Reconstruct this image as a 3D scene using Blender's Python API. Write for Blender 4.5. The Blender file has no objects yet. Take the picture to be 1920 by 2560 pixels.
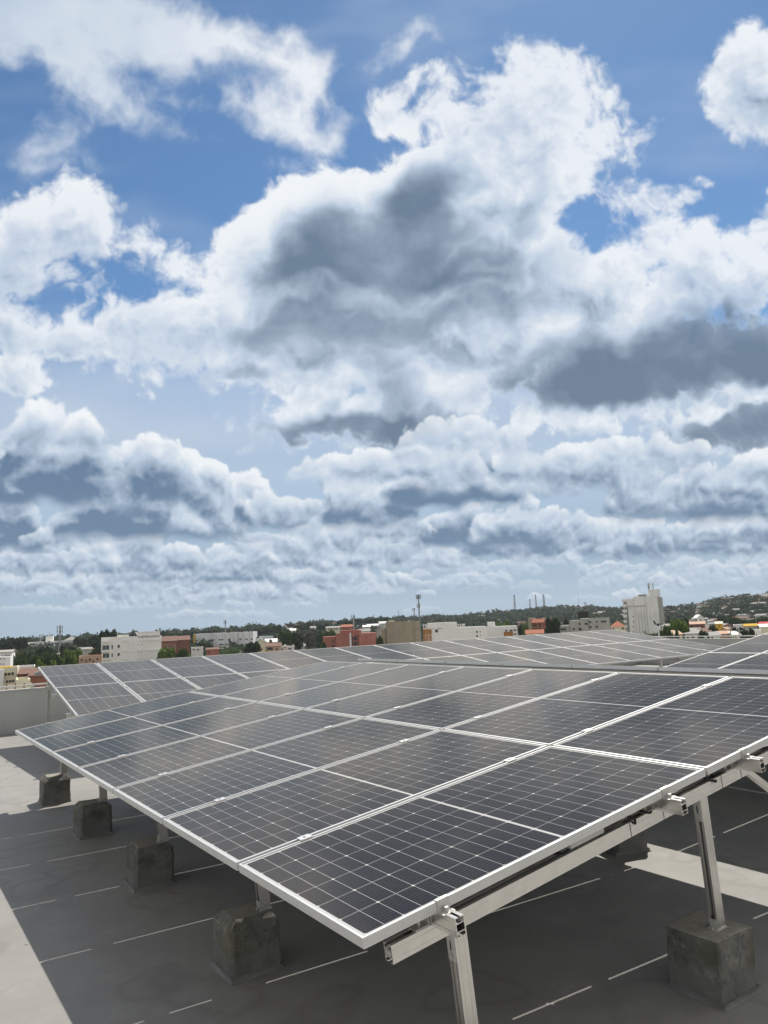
import bpy, bmesh, math, random
import numpy as np
from mathutils import Vector, Matrix

# ------------------------------------------------------------------ view, light
scn = bpy.context.scene
COL = scn.collection
CAM = np.array([-1.352, -2.161, 1.817])
YAW, PITCH, ROLL, FOC = math.radians(55.031), math.radians(8.462), math.radians(-2.560), 1832.8
_f = np.array([math.cos(PITCH)*math.cos(YAW), math.cos(PITCH)*math.sin(YAW), math.sin(PITCH)])
_r = np.array([math.sin(YAW), -math.cos(YAW), 0.0]); _u = np.cross(_r, _f)
RIGHT = math.cos(ROLL)*_r + math.sin(ROLL)*_u
UP = -math.sin(ROLL)*_r + math.cos(ROLL)*_u
FWD = _f
cd = bpy.data.cameras.new('camera'); cam = bpy.data.objects.new('camera', cd); COL.objects.link(cam)
cam.matrix_world = Matrix(((RIGHT[0], UP[0], -FWD[0], CAM[0]), (RIGHT[1], UP[1], -FWD[1], CAM[1]), (RIGHT[2], UP[2], -FWD[2], CAM[2]), (0, 0, 0, 1)))
cd.sensor_fit = 'VERTICAL'; cd.sensor_height = 24.0; cd.lens = 24.0*FOC/2560.0
cd.clip_start = 0.05; cd.clip_end = 60000.0
scn.camera = cam
SUN = Vector((0.60, 0.45, 1.0)).normalized()
sl = bpy.data.lights.new('sun', 'SUN'); sl.energy = 4.9; sl.angle = math.radians(0.53); sl.color = (1.0, 0.955, 0.885)
so = bpy.data.objects.new('sun', sl); so.rotation_euler = SUN.to_track_quat('Z', 'Y').to_euler(); COL.objects.link(so)
scn.view_settings.view_transform = 'Standard'; scn.view_settings.look = 'None'
scn.view_settings.exposure = 0.0; scn.view_settings.gamma = 1.0
try: scn.view_settings.use_curve_mapping = False
except Exception: pass
scn.cycles.max_bounces = 6; scn.cycles.diffuse_bounces = 3; scn.cycles.glossy_bounces = 3; scn.cycles.transparent_max_bounces = 6
scn.cycles.caustics_reflective = False; scn.cycles.caustics_refractive = False

# ---- procedural cloud field -------------------------------------------------
_G = np.random.RandomState(7).rand(4096) * 6.2831853
_GX, _GY = np.cos(_G).astype(np.float32), np.sin(_G).astype(np.float32)
def gnoise(x, y, seed=0):
    xi = np.floor(x); yi = np.floor(y); fx = (x - xi).astype(np.float32); fy = (y - yi).astype(np.float32)
    xi = xi.astype(np.int64); yi = yi.astype(np.int64)
    u = fx*fx*fx*(fx*(fx*6-15)+10); v = fy*fy*fy*(fy*(fy*6-15)+10)
    def g(i, j):
        h = ((i*374761393 + j*668265263 + seed*974634777) & 0x7fffffff); h = ((h ^ (h >> 13))*1274126177) & 0x7fffffff
        h = (h ^ (h >> 16)) & 4095
        return _GX[h], _GY[h]
    a, b = g(xi, yi); n00 = a*fx + b*fy
    a, b = g(xi+1, yi); n10 = a*(fx-1) + b*fy
    a, b = g(xi, yi+1); n01 = a*fx + b*(fy-1)
    a, b = g(xi+1, yi+1); n11 = a*(fx-1) + b*(fy-1)
    return 1.5*((n00*(1-u)+n10*u)*(1-v) + (n01*(1-u)+n11*u)*v)
def sst(a, b, x):
    t = np.clip((x-a)/(b-a), 0, 1); return t*t*(3-2*t)
def fbm(x, y, lam_max, lam0, lam_min=5, H=0.9, billow=0.0, seed=0):
    """octaves from lam_max down; octave used only where lam < lam0 (array). result ~ px amplitude / lam0"""
    out = np.zeros_like(x, dtype=np.float32); lam = lam_max; k = 0
    while lam > lam_min:
        w = sst(1.5, 0.7, lam/lam0)*np.minimum(1, (lam/lam0))**H
        n = gnoise(x/lam + 17.3*k, y/lam + 5.1*k, seed+k)
        if billow: n = (1-billow)*n + billow*(1.9*np.abs(n)-0.5)
        out += w*n; lam /= 2.0; k += 1
    return out
def ell(x, y, es):
    """signed px field of a union of soft ellipses (cx,cy,rx,ry,rot)"""
    f = np.full(x.shape, -400.0, np.float32)
    for e in es:
        cx, cy, rx, ry = e[:4]; a = np.radians(e[4]) if len(e) > 4 else 0.0
        c, s = np.cos(a), np.sin(a); dx = x-cx; dy = y-cy
        r = np.hypot((dx*c+dy*s)/rx, (-dx*s+dy*c)/ry)
        d = (1-r)*min(rx, ry)
        k = 0.35*min(rx, ry)+8            # smooth union
        h = np.clip(0.5+0.5*(f-d)/k, 0, 1)
        f = d + (f-d)*h + k*h*(1-h)
    return f
def gauss(x, y, gs):
    o = np.zeros_like(x, dtype=np.float32)
    for cx, cy, rx, ry, rot, w in gs:
        a = np.radians(rot); c, s = np.cos(a), np.sin(a); dx = x-cx; dy = y-cy
        r2 = ((dx*c+dy*s)/rx)**2 + ((-dx*s+dy*c)/ry)**2
        o = np.maximum(o, w*np.exp(-r2**2)) if w > 0 else o*(1+w*np.exp(-r2**1.5))
    return o
# layout: (cx, cy, rx, ry, rotation) in chart units
WISPY = [(100,50,340,130,8),(340,140,270,150,22),(510,205,190,125,20),(600,200,110,90,20),(672,160,46,46,-20),(610,285,125,85,-10),(530,300,80,60,0),(640,260,70,90),(250,20,180,80),
         (120,320,34,22,-50),(75,365,45,12,-10),(545,435,70,18,-12),(880,85,50,14,-40),(945,75,18,12,0)]
WISPY_CUT = [(340,180,70,26,20),(530,170,65,20,8),(610,330,40,16),(430,270,60,22,14),(700,250,20,40)]
HEAVY = [(170,480,150,82),(310,520,90,56,10),(1340,310,95,55,5),(1390,430,95,60),(1480,560,120,80),(1180,420,150,160),(380,660,220,90),(120,720,220,90),(560,760,160,80),(50,560,110,110),(20,640,140,90),(200,680,230,80,-4),(420,680,200,110),(300,760,240,75,5),(40,790,70,50),
         (800,540,330,215,-15),(640,570,190,170,-40),(980,400,180,160,-10),(1100,500,230,230),(1150,260,150,150),(1190,160,95,60),(930,165,75,50,-20),
         (860,200,40,26,-40),(905,255,70,40,-10),(1030,260,70,90),(1310,310,92,48,8),(1230,390,100,120),(1230,600,200,130),(1370,430,100,58,-5),(1415,500,40,70),
         (700,740,330,120),(1050,720,260,130),(1560,600,170,95,-8),(1640,560,90,100),(1450,650,170,80),(1490,530,80,45),(1640,180,130,140),(1560,250,70,55),
         (1665,450,36,60),(1500,770,420,110,-4),(1300,800,260,100),(1580,930,230,70),(1250,910,140,50),(640,890,190,75),(830,905,210,80),(950,840,130,80)]
HEAVY_CUT = [(245,585,100,34,12),(1290,500,48,34,20),(1420,370,60,16,0),(905,215,55,14,-25),(1005,160,24,60,-14),(110,650,60,22),(470,880,80,26,0)]
DARK = [(750,565,235,128,-18,.98),(640,560,110,95,-35,.8),(885,455,130,115,-25,.98),(860,520,180,90,-10,.98),(1010,590,165,62,-4,.9),(860,560,150,90,0,.95),(670,705,150,60,-4,.85),(860,700,210,55,-4,.8),(470,812,150,34,0,.7),(780,760,180,40,0,.6),
        (1040,660,170,45,0,.6),(1130,500,50,100,20,.40),(1215,590,75,65,20,.42),(1010,480,56,28,0,-.85),(745,785,55,32,0,-.55),(690,648,150,20,-4,-.38),(900,665,40,22,0,-.35),(1080,585,80,16,-6,-.25),
        (1440,790,420,95,-6,1.2),(1620,740,190,100,0,1.15),(1300,820,290,80,-8,1.1),(1580,930,220,66,-4,1.15),(1330,935,170,30,0,.8),(1630,855,190,26,-12,-.85),(1300,905,80,24,0,-.75),
        (830,925,260,55,0,1.1),(680,945,220,40,0,1.0),(550,930,80,60,30,.7),(650,882,80,26,0,-.9),(850,850,80,80,0,.6),(930,860,60,50,0,-.3),
        (1190,760,70,40,0,.3),(60,740,160,40,0,.3),(300,700,90,80,0,.22),(120,590,60,30,0,.25)]
# where the edges fray, where light comes through
FEATHER = [(1150,220,260,220,0,1.0),(930,190,140,110,0,1.0),(1300,330,150,120,0,.9),(1350,450,170,120,0,1.0),(200,540,260,140,0,.9),(60,620,160,140,0,.9),(1560,600,200,140,0,.8),(480,900,160,70,0,.9),(330,760,200,80,0,.8),(560,880,120,60,0,.5),(1600,180,160,160,0,.55)]
GLOW = [(1140,330,190,230,0,1.0),(1000,280,130,70,-20,1.0),(900,300,160,45,-25,.8),(640,420,150,60,-35,.8),(1250,480,120,140,0,.7),(520,560,70,110,20,.7),(1130,640,90,60,0,.4)]
# cumulus units: (cx, base_y, half width, height, dark, opacity)
CUM = [(-30,1065,130,180,.9,1),(90,1060,190,170,.8,1),(260,1075,170,140,.55,1),(370,1090,130,120,.25,1),(320,1150,230,110,1.15,1),(430,1130,80,140,.2,1),(20,1175,90,110,1.0,1),
       (540,1135,170,90,.45,1),(620,1115,90,55,.3,.9),(700,1040,90,60,.05,.9),(760,1045,90,70,.15,.8),(800,1130,130,90,.75,1),(780,1100,70,60,.1,1),(980,1085,160,85,1.2,1),(930,1090,80,60,1.1,1),(1090,1055,180,115,.5,1),(880,1040,190,90,.2,.95),
       (1000,980,170,80,.1,.8),(1240,1050,220,110,.25,.95),(1400,1010,150,80,.25,.9),(1480,1110,200,105,1.05,1),(1590,1085,160,100,.45,1),(1400,1100,90,95,.3,1),(1050,1170,170,95,.9,1),(1150,1155,140,80,.4,.95),(1120,1200,140,55,.8,.95),
       (1350,1195,130,80,.7,1),(1360,1165,50,65,.2,1),(1490,1190,210,70,.75,.95),(1610,1170,150,70,.35,.9),(1230,1175,110,60,.3,.85),
       (200,1232,300,80,.75,1),(60,1225,210,90,.6,1),(420,1252,220,66,.75,1),(640,1218,200,72,.75,1),(770,1208,200,75,.4,1),(890,1222,140,56,.6,.95),(700,1190,150,70,.3,.9),(830,1160,80,44,.3,.9),
       (100,1282,190,48,.6,.9),(330,1305,110,60,.25,.95),(300,1282,230,50,.65,.85),(560,1292,150,50,.5,.95),(700,1262,170,42,.45,.9),(800,1280,80,26,.2,.7),(200,1314,50,20,.3,.8),(470,1335,140,18,.5,.6),(60,1325,150,18,.5,.5),
       (1080,1238,100,30,.15,.6),(910,1245,26,17,.1,.8),(1305,1266,62,40,.15,.6),(1480,1260,140,30,.1,.45),(1580,1246,110,38,.2,.6),(1650,1232,80,55,.1,.6),(1060,1264,18,9,.05,.5),(1150,1272,50,18,.05,.4),(1440,1293,70,15,0,.3),(1600,1288,80,15,0,.3)]
_rc = np.random.RandomState(4)
for _k in range(70):
    _by = 1150+175*_rc.rand()**.8; _sc = (1345-_by)/190
    CUM.append((_rc.uniform(-60, 1720), _by, (30+75*_rc.rand())*(.35+.65*_sc), (16+34*_rc.rand())*(.25+.75*_sc), .15+.45*_rc.rand(), .45+.5*_rc.rand()))
for _k in range(60):      # the belt goes on outside the picture
    _sx = _rc.choice([-1, 1]); _by = 1000+320*_rc.rand(); _sc = (1360-_by)/260
    CUM.append((830+_sx*_rc.uniform(950, 2600), _by, 140*(.35+.65*_sc), 85*(.25+.75*_sc), .6*_rc.rand(), .9))
HEAVY += [(-350, 500, 260, 130), (-700, 250, 300, 160), (2050, 420, 240, 130), (2450, 200, 300, 170), (1150, -420, 380, 170), (300, -620, 330, 150), (1900, -250, 250, 130), (-500, -300, 300, 150)]
def clouds(x, y, hz):
    """x,y chart coordinates, hz = height above the horizon in chart units -> (radiance rgb, opacity)"""
    x = x.astype(np.float32); y = y.astype(np.float32)
    t = np.maximum(hz, 0)
    lam0 = np.clip(0.34*t+22, 22, 320).astype(np.float32)
    # domain warp
    wx = lam0*0.10*fbm(x+300, y, 320, lam0, 12, seed=40); wy = lam0*0.10*fbm(x, y+900, 320, lam0, 12, seed=60)
    X, Y = x+wx, y+wy
    nb = fbm(X, Y, 320, lam0, 3.2, H=.8, billow=.75, seed=3)
    ns = fbm(X, Y, 320, lam0, 3.2, H=.7, billow=.0, seed=23)
    L = np.array([.35, -.94])
    def heavy(dx=0., dy=0., n=None):
        f = ell(X+dx, Y+dy, HEAVY); c = ell(X+dx, Y+dy, HEAVY_CUT)
        f = np.minimum(f, -c*1.2+6)
        return np.clip(f, -200, 110) + 52*n - 2
    dh = heavy(0, 0, nb)
    rgb = np.zeros(x.shape+(3,), np.float32); A = np.zeros_like(x)
    BR = np.array([.89,.92,.955], np.float32); MID = np.array([.52,.62,.75], np.float32); DK = np.array([.150,.215,.305], np.float32)
    DKL = np.array([.115,.195,.315], np.float32)
    def ramp(s, dk=DK):
        s = np.clip(s, 0, 1)[..., None]
        return np.where(s < .5, BR+(MID-BR)*s*2, MID+(dk-MID)*(s*2-1))
    def over(col, a):
        nonlocal rgb, A
        a3 = a[..., None]; rgb = col*a3 + rgb*(1-a3); A = a + A*(1-a)
    # high thin veil
    veil = sst(-.2, .9, fbm(x*.5+y*.2, y*1.4, 320, np.full_like(x, 320), 20, seed=77))*.22 + .72*sst(640, 900, y)*(1-.6*sst(1000, 1250, y))
    over(np.broadcast_to(np.array([.53,.62,.75], np.float32), rgb.shape), veil*(.75+.5*np.clip(.5+.6*fbm(x*.6, y*1.3, 320, np.full_like(x, 320), 20, seed=141), 0, 1)))
    low = sst(560, 40, hz)[..., None]; bk = .5+.5*fbm(x*.35, y*2.2, 320, np.full_like(x, 320), 20, seed=55)[..., None]
    over((np.array([.48,.59,.73], np.float32)*(1-low)+np.array([.37,.49,.62], np.float32)*low)*(.93+.14*bk), .93*sst(640, 60, hz))
    # wispy cloud
    f = np.clip(np.minimum(ell(X, Y, WISPY), -ell(X, Y, WISPY_CUT)+8), -160, 60)
    d = f + 52*ns + 20*nb - 6
    a = sst(-18, 62, d)*.93
    rel = np.clip((ns)*.5, -.3, .5)
    over(ramp(.34 - .30*sst(250, 640, x) + .16*sst(170, 20, x+y) - .25*rel), a)
    # heavy cloud masses
    fine = fbm(X*1.0, Y*1.0, 64, np.minimum(lam0, 64), 2.6, H=.62, billow=.0, seed=131)
    feather = np.clip(gauss(x, y, FEATHER), 0, 1)
    a = sst(-4, 22+34*feather, dh + (9+16*feather)*fine + 26*feather*ns + 5*feather)*(.985-.10*feather)
    e1 = 22; nb2 = fbm(X+L[0]*e1, Y+L[1]*e1, 320, lam0, 8, H=.8, billow=.75, seed=3)
    d2 = heavy(L[0]*e1, L[1]*e1, nb2)
    rel = np.clip((dh-d2)/45, -1, 1)
    e2 = 60; nb3 = fbm(X+L[0]*e2, Y+L[1]*e2, 320, lam0, 24, H=.8, billow=.75, seed=3)
    rel2 = np.clip((dh-heavy(L[0]*e2, L[1]*e2, nb3))/90, -1, 1)
    rel = .6*rel + .5*rel2
    D = gauss(x+wx*2.2, y+wy*2.2, DARK)
    soft = fbm(x, y, 320, lam0, 40, seed=91); streak = fbm(x*.55, y*1.5, 320, lam0, 14, H=.8, seed=97)
    D = np.clip(D*(.99+.12*soft+.16*streak) + .07*nb*np.clip(D*(1.1-D)*4, 0, 1), 0, 1.05)
    core = sst(10, 90, dh); rim = sst(0, 10, dh)*sst(85, 14, dh)
    glow = gauss(x, y, GLOW)
    s = .23 + .20*core - .46*rel*(1-.55*D) + .20*soft - .22*rim + .16*fine*(1-D) + .10*streak*(1-D) - .22*glow
    s = np.maximum(s, 0)*(1-.55*D) + .80*D*sst(2, 62, dh+25*D)
    s = s + .10*sst(560, 300, x)*sst(430, 620, y)*core
    over(ramp(s), a)
    nb = fbm(X, Y, 320, lam0*1.5, 3.5, H=1.0, billow=.75, seed=3)
    # cumulus rows, far to near
    for cx, by, hw, ht, dk, op in sorted(CUM, key=lambda c: -c[1]+0*c[0]):
        m = (np.abs(x-cx) < hw*1.7+40) & (y > by-ht*2.0-30) & (y < by+ht+30)
        if not m.any(): continue
        xx, yy = X[m], Y[m]; l0 = lam0[m]
        px, py = x[m], y[m]
        k = (xx-cx)/hw
        top = ht*np.sqrt(np.clip(1-np.abs(k)**2.2, 0, 1))
        up = by-yy                                         # height over the base
        hh = np.clip(up/ht, -.4, 1.3); amp = np.minimum(ht, l0*.8); n_ = nb[m]
        ed = np.minimum(np.minimum(top-up, (up+ht*.22)*1.1), (1-np.abs(k))*hw*.8)
        d = np.clip(ed, -ht, ht*.7) + amp*.62*n_*(.25+.75*sst(-.1, .45, hh))
        a = sst(-.03*amp, (.07+.34*sst(.35, -.1, hh))*amp+1.5, d)*op
        e = .24*amp
        rel = np.clip(amp*(n_-fbm(xx+L[0]*e, yy+L[1]*e, 320, l0*1.5, 6, H=1.0, billow=.75, seed=3))/(.8*amp), -1, 1)
        g = np.clip(1.08-hh*1.1, 0, 1)**1.25*sst(1.1, .45, np.abs(k))
        s = .24 + .20*np.clip(1-hh, 0, 1) - .50*rel - .16*sst(0, .08*amp, d)*sst(.5*amp, .12*amp, d)*sst(.2, .5, hh) + dk*(1-.50*sst(1150, 1230, by))*np.clip(g*(.98+.30*soft[m]+.42*streak[m]+.40*n_), 0, .92)
        col = ramp(s, DKL)
        fade = np.clip(1 - t[m]/420, 0, 1)[..., None]*.25      # air in front of low clouds
        col = col*(1-fade) + np.array([.42,.53,.66], np.float32)*fade
        a3 = a[..., None]; rgb[m] = col*a3 + rgb[m]*(1-a3); A[m] = a + A[m]*(1-a)
    return rgb, A
def build_world():
    D = math.pi/180
    AZR, E0, E1, PPD = 56.0, -1.5, 60.0, 15.0
    W, H = int(2*AZR*PPD), int((E1-E0)*PPD)
    az = (np.arange(W)+.5)/W*2*AZR - AZR; el = (np.arange(H)+.5)/H*(E1-E0)+E0
    AZ, EL = np.meshgrid(az*D+YAW, el*D)
    d = np.stack([np.cos(EL)*np.cos(AZ), np.cos(EL)*np.sin(AZ), np.sin(EL)], -1)
    z = np.maximum(d@FWD, .05)
    k = 1659.0/1920.0
    x = (960+FOC*(d@RIGHT)/z)*k; y = (1280-FOC*(d@UP)/z)*k
    hz = np.tan(np.clip(EL, -.1, 1.2))*1590
    rgb, A = clouds(x, y, hz)
    buf = np.concatenate([rgb*SKYK, A[..., None]], -1).astype(np.float32)
    img = bpy.data.images.new('cloud_field', W, H, alpha=True, float_buffer=True, is_data=True)
    img.alpha_mode = 'CHANNEL_PACKED'
    img.pixels.foreach_set(buf.ravel()); img.update(); img.pack()
    w = bpy.data.worlds.new('World'); scn.world = w; w.use_nodes = True
    nt = w.node_tree; N = nt.nodes; Lk = nt.links; N.clear()
    def nd(t, **kw):
        n = N.new(t)
        for a, b in kw.items(): setattr(n, a, b)
        return n
    def ma(op, a, b=None, c=None):
        n = nd('ShaderNodeMath', operation=op)
        for i, s in enumerate((a, b, c)):
            if s is None: continue
            if isinstance(s, (int, float)): n.inputs[i].default_value = s
            else: Lk.new(s, n.inputs[i])
        return n.outputs[0]
    tc = nd('ShaderNodeTexCoord')
    rot = nd('ShaderNodeVectorRotate', rotation_type='Z_AXIS'); Lk.new(tc.outputs['Generated'], rot.inputs['Vector']); rot.inputs['Angle'].default_value = -YAW
    sp = nd('ShaderNodeSeparateXYZ'); Lk.new(rot.outputs[0], sp.inputs[0])
    a = ma('ARCTAN2', sp.outputs[1], sp.outputs[0]); e = ma('ARCSINE', sp.outputs[2])
    u = ma('ADD', ma('MULTIPLY', a, 1/(2*AZR*D)), .5); v = ma('MULTIPLY', ma('SUBTRACT', e, E0*D), 1/((E1-E0)*D))
    cb = nd('ShaderNodeCombineXYZ'); Lk.new(u, cb.inputs[0]); Lk.new(v, cb.inputs[1])
    ti = nd('ShaderNodeTexImage', interpolation='Cubic', extension='CLIP'); ti.image = img; Lk.new(cb.outputs[0], ti.inputs['Vector'])
    # everywhere else: invented noise cloud, thickened and warmed to fill shade and facades
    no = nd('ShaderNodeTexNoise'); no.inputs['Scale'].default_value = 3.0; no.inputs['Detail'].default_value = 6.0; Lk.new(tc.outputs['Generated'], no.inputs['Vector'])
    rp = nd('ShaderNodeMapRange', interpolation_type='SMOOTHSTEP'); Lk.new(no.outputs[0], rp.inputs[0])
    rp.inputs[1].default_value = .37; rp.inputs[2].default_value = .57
    inside = ma('MULTIPLY', ma('MULTIPLY', ma('GREATER_THAN', u, 0.0), ma('LESS_THAN', u, 1.0)), ma('MULTIPLY', ma('GREATER_THAN', v, 0.0), ma('LESS_THAN', v, 1.0)))
    # soft hand-over at the border of the computed field
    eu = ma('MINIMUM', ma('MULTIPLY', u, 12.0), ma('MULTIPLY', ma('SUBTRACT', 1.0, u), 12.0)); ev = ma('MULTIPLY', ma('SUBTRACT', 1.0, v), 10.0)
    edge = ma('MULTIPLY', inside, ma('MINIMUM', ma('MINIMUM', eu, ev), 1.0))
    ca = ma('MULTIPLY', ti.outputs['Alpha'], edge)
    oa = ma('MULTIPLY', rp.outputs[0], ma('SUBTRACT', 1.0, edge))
    sky = nd('ShaderNodeTexSky', sky_type='NISHITA'); sky.sun_disc = False
    sky.sun_elevation = math.asin(SUN.z); sky.sun_rotation = math.atan2(SUN.x, SUN.y)
    sky.altitude = 50.0; sky.air_density = 1.0; sky.dust_density = 0.15; sky.ozone_density = 1.2
    def scale(col, f):
        n = nd('ShaderNodeVectorMath', operation='SCALE'); Lk.new(col, n.inputs[0])
        if isinstance(f, (int, float)): n.inputs['Scale'].default_value = f
        else: Lk.new(f, n.inputs['Scale'])
        return n.outputs[0]
    def add(p, q):
        n = nd('ShaderNodeVectorMath', operation='ADD'); Lk.new(p, n.inputs[0]); Lk.new(q, n.inputs[1]); return n.outputs[0]
    tint = nd('ShaderNodeVectorMath', operation='MULTIPLY'); Lk.new(sky.outputs[0], tint.inputs[0]); tint.inputs[1].default_value = SKYTINT
    wh = nd('ShaderNodeRGB'); wh.outputs[0].default_value = (7.6, 7.2, 6.7, 1)  # warm tint of the unseen cloud, set to counter blue shade
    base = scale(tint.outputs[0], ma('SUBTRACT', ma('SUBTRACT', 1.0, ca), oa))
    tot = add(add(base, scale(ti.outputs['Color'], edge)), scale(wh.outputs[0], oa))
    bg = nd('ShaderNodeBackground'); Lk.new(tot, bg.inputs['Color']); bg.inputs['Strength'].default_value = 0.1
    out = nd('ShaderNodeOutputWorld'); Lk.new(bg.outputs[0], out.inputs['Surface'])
    w.cycles.sampling_method = 'MANUAL'; w.cycles.sample_map_resolution = 1024
SKYK = 10.0
SKYTINT = (.66, .87, 1.0)
build_world()

# ------------------------------------------------------------------ helpers
class MB:
    def __init__(s): s.v = []; s.f = []; s.m = []
    def add(s, vs, fs, mi=0, M=None):
        b = len(s.v)
        s.v += [tuple(M @ Vector(p)) for p in vs] if M is not None else [tuple(p) for p in vs]
        s.f += [tuple(b+i for i in f) for f in fs]; s.m += [mi]*len(fs)
        return s
    def box(s, x0, x1, y0, y1, z0, z1, mi=0, M=None):
        vs = [(x, y, z) for z in (z0, z1) for y in (y0, y1) for x in (x0, x1)]
        return s.add(vs, [(0, 2, 3, 1), (4, 5, 7, 6), (0, 1, 5, 4), (2, 6, 7, 3), (0, 4, 6, 2), (1, 3, 7, 5)], mi, M)
    def prism(s, poly, ax, a0, a1, mi=0, M=None):
        """poly in the two other axes, extruded along axis ax"""
        n = len(poly); vs = []
        for a in (a0, a1):
            for p, q in poly:
                vs.append({'x': (a, p, q), 'y': (p, a, q), 'z': (p, q, a)}[ax])
        fs = [tuple(range(n)), tuple(range(2*n-1, n-1, -1))] + [(i, i+n, (i+1) % n+n, (i+1) % n) for i in range(n)]
        return s.add(vs, fs, mi, M)
    def cyl(s, p0, p1, r0, r1=None, n=8, mi=0, caps=True):
        r1 = r0 if r1 is None else r1
        p0, p1 = Vector(p0), Vector(p1); d = (p1-p0).normalized()
        a = d.orthogonal().normalized(); b = d.cross(a); vs = []
        for p, r in ((p0, r0), (p1, r1)):
            for i in range(n):
                t = 2*math.pi*i/n; vs.append(p + a*(r*math.cos(t)) + b*(r*math.sin(t)))
        fs = [(i, (i+1) % n, (i+1) % n+n, i+n) for i in range(n)]
        if caps: fs += [tuple(range(n-1, -1, -1)), tuple(range(n, 2*n))]
        return s.add(vs, fs, mi)
    def bar(s, p0, p1, w, h, mi=0):
        """rectangular bar between two points"""
        p0, p1 = Vector(p0), Vector(p1); d = p1-p0; L = d.length; d.normalize()
        a = d.cross(Vector((0, 0, 1)));  a = a.normalized() if a.length > 1e-4 else Vector((1, 0, 0)); b = a.cross(d)
        M = Matrix(((d.x, a.x, b.x, p0.x), (d.y, a.y, b.y, p0.y), (d.z, a.z, b.z, p0.z), (0, 0, 0, 1)))
        return s.box(0, L, -w/2, w/2, -h/2, h/2, mi, M)
    def mesh(s, name, mats, smooth=False, fix=True):
        me = bpy.data.meshes.new(name); me.from_pydata(s.v, [], s.f)
        for m in (mats if isinstance(mats, (list, tuple)) else [mats]): me.materials.append(m)
        me.polygons.foreach_set('material_index', s.m)
        if smooth: me.polygons.foreach_set('use_smooth', [True]*len(s.f))
        if fix:
            bm = bmesh.new(); bm.from_mesh(me); bmesh.ops.recalc_face_normals(bm, faces=bm.faces); bm.to_mesh(me); bm.free()
        me.update(); return me
    def build(s, name, mats, parent=None, **k):
        return link(name, s.mesh(name, mats, **k), parent)
def link(name, me, parent=None, loc=None, rz=None):
    o = bpy.data.objects.new(name, me); COL.objects.link(o)
    if parent is not None: o.parent = parent
    if loc is not None: o.location = loc
    if rz is not None: o.rotation_euler = (0, 0, rz)
    return o
def tag(o, label, cat, group=None, kind=None):
    if label: o['label'] = label
    if cat: o['category'] = cat
    if group: o['group'] = group
    if kind: o['kind'] = kind
    return o
def thing(name, label, cat, loc=(0, 0, 0), M=None, group=None, rz=0.0, parent=None):
    o = bpy.data.objects.new(name, None); COL.objects.link(o); o.empty_display_size = .2
    if M is not None: o.matrix_world = M
    else: o.location = loc; o.rotation_euler = (0, 0, rz)
    return tag(o, label, cat, group)
def frame(O, X, Y):
    X = Vector(X).normalized(); Y = Vector(Y).normalized(); Z = X.cross(Y)
    return Matrix(((X.x, Y.x, Z.x, O[0]), (X.y, Y.y, Z.y, O[1]), (X.z, Y.z, Z.z, O[2]), (0, 0, 0, 1)))
ORD = ['first', 'second', 'third', 'fourth', 'fifth', 'sixth', 'seventh', 'eighth', 'ninth', 'tenth', 'eleventh', 'twelfth', 'thirteenth', 'fourteenth', 'fifteenth']

# ------------------------------------------------------------------ materials
def newmat(name):
    m = bpy.data.materials.new(name); m.use_nodes = True
    nt = m.node_tree; b = nt.nodes['Principled BSDF']
    return m, nt, b
class NT:
    def __init__(s, nt): s.nt = nt
    def n(s, t, **kw):
        n = s.nt.nodes.new(t)
        for a, b in kw.items(): setattr(n, a, b)
        return n
    def l(s, a, b): s.nt.links.new(a, b)
    def m(s, op, a, b=None, c=None):
        n = s.n('ShaderNodeMath', operation=op)
        for i, q in enumerate((a, b, c)):
            if q is None: continue
            if isinstance(q, (int, float)): n.inputs[i].default_value = q
            else: s.l(q, n.inputs[i])
        return n.outputs[0]
    def noise(s, vec, scale, detail=4, rough=.55):
        n = s.n('ShaderNodeTexNoise'); n.inputs['Scale'].default_value = scale; n.inputs['Detail'].default_value = detail; n.inputs['Roughness'].default_value = rough
        if vec is not None: s.l(vec, n.inputs['Vector'])
        return n.outputs[0]
    def ramp(s, fac, stops):
        r = s.n('ShaderNodeValToRGB'); s.l(fac, r.inputs[0]); e = r.color_ramp.elements
        while len(e) < len(stops): e.new(.5)
        for i, (p, c) in enumerate(stops): e[i].position = p; e[i].color = (*c, 1)
        return r.outputs[0]
    def mix(s, f, a, b):
        n = s.n('ShaderNodeMix', data_type='RGBA')
        for i, q in ((0, f), (6, a), (7, b)):
            if isinstance(q, (int, float)): n.inputs[i].default_value = q
            elif isinstance(q, tuple): n.inputs[i].default_value = (*q, 1) if len(q) == 3 else q
            else: s.l(q, n.inputs[i])
        return n.outputs[2]
    def bump(s, h, b, strength, dist):
        n = s.n('ShaderNodeBump'); n.inputs['Strength'].default_value = strength; n.inputs['Distance'].default_value = dist
        s.l(h, n.inputs['Height']); s.l(n.outputs[0], b.inputs['Normal'])
def plain(name, col, rough=.7, metal=0.0, var=.12, scale=6.0, spec=.4, bump=0.0, coord='Object'):
    m, nt, b = newmat(name); t = NT(nt); tc = t.n('ShaderNodeTexCoord')
    f = t.noise(tc.outputs[coord], scale, 5)
    lo = tuple(c*(1-var) for c in col); hi = tuple(min(1, c*(1+var)) for c in col)
    t.l(t.ramp(f, [(.3, lo), (.7, hi)]), b.inputs['Base Color'])
    b.inputs['Roughness'].default_value = rough; b.inputs['Metallic'].default_value = metal; b.inputs['Specular IOR Level'].default_value = spec
    if bump: t.bump(t.noise(tc.outputs[coord], scale*8, 3), b, bump, .01)
    return m
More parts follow.
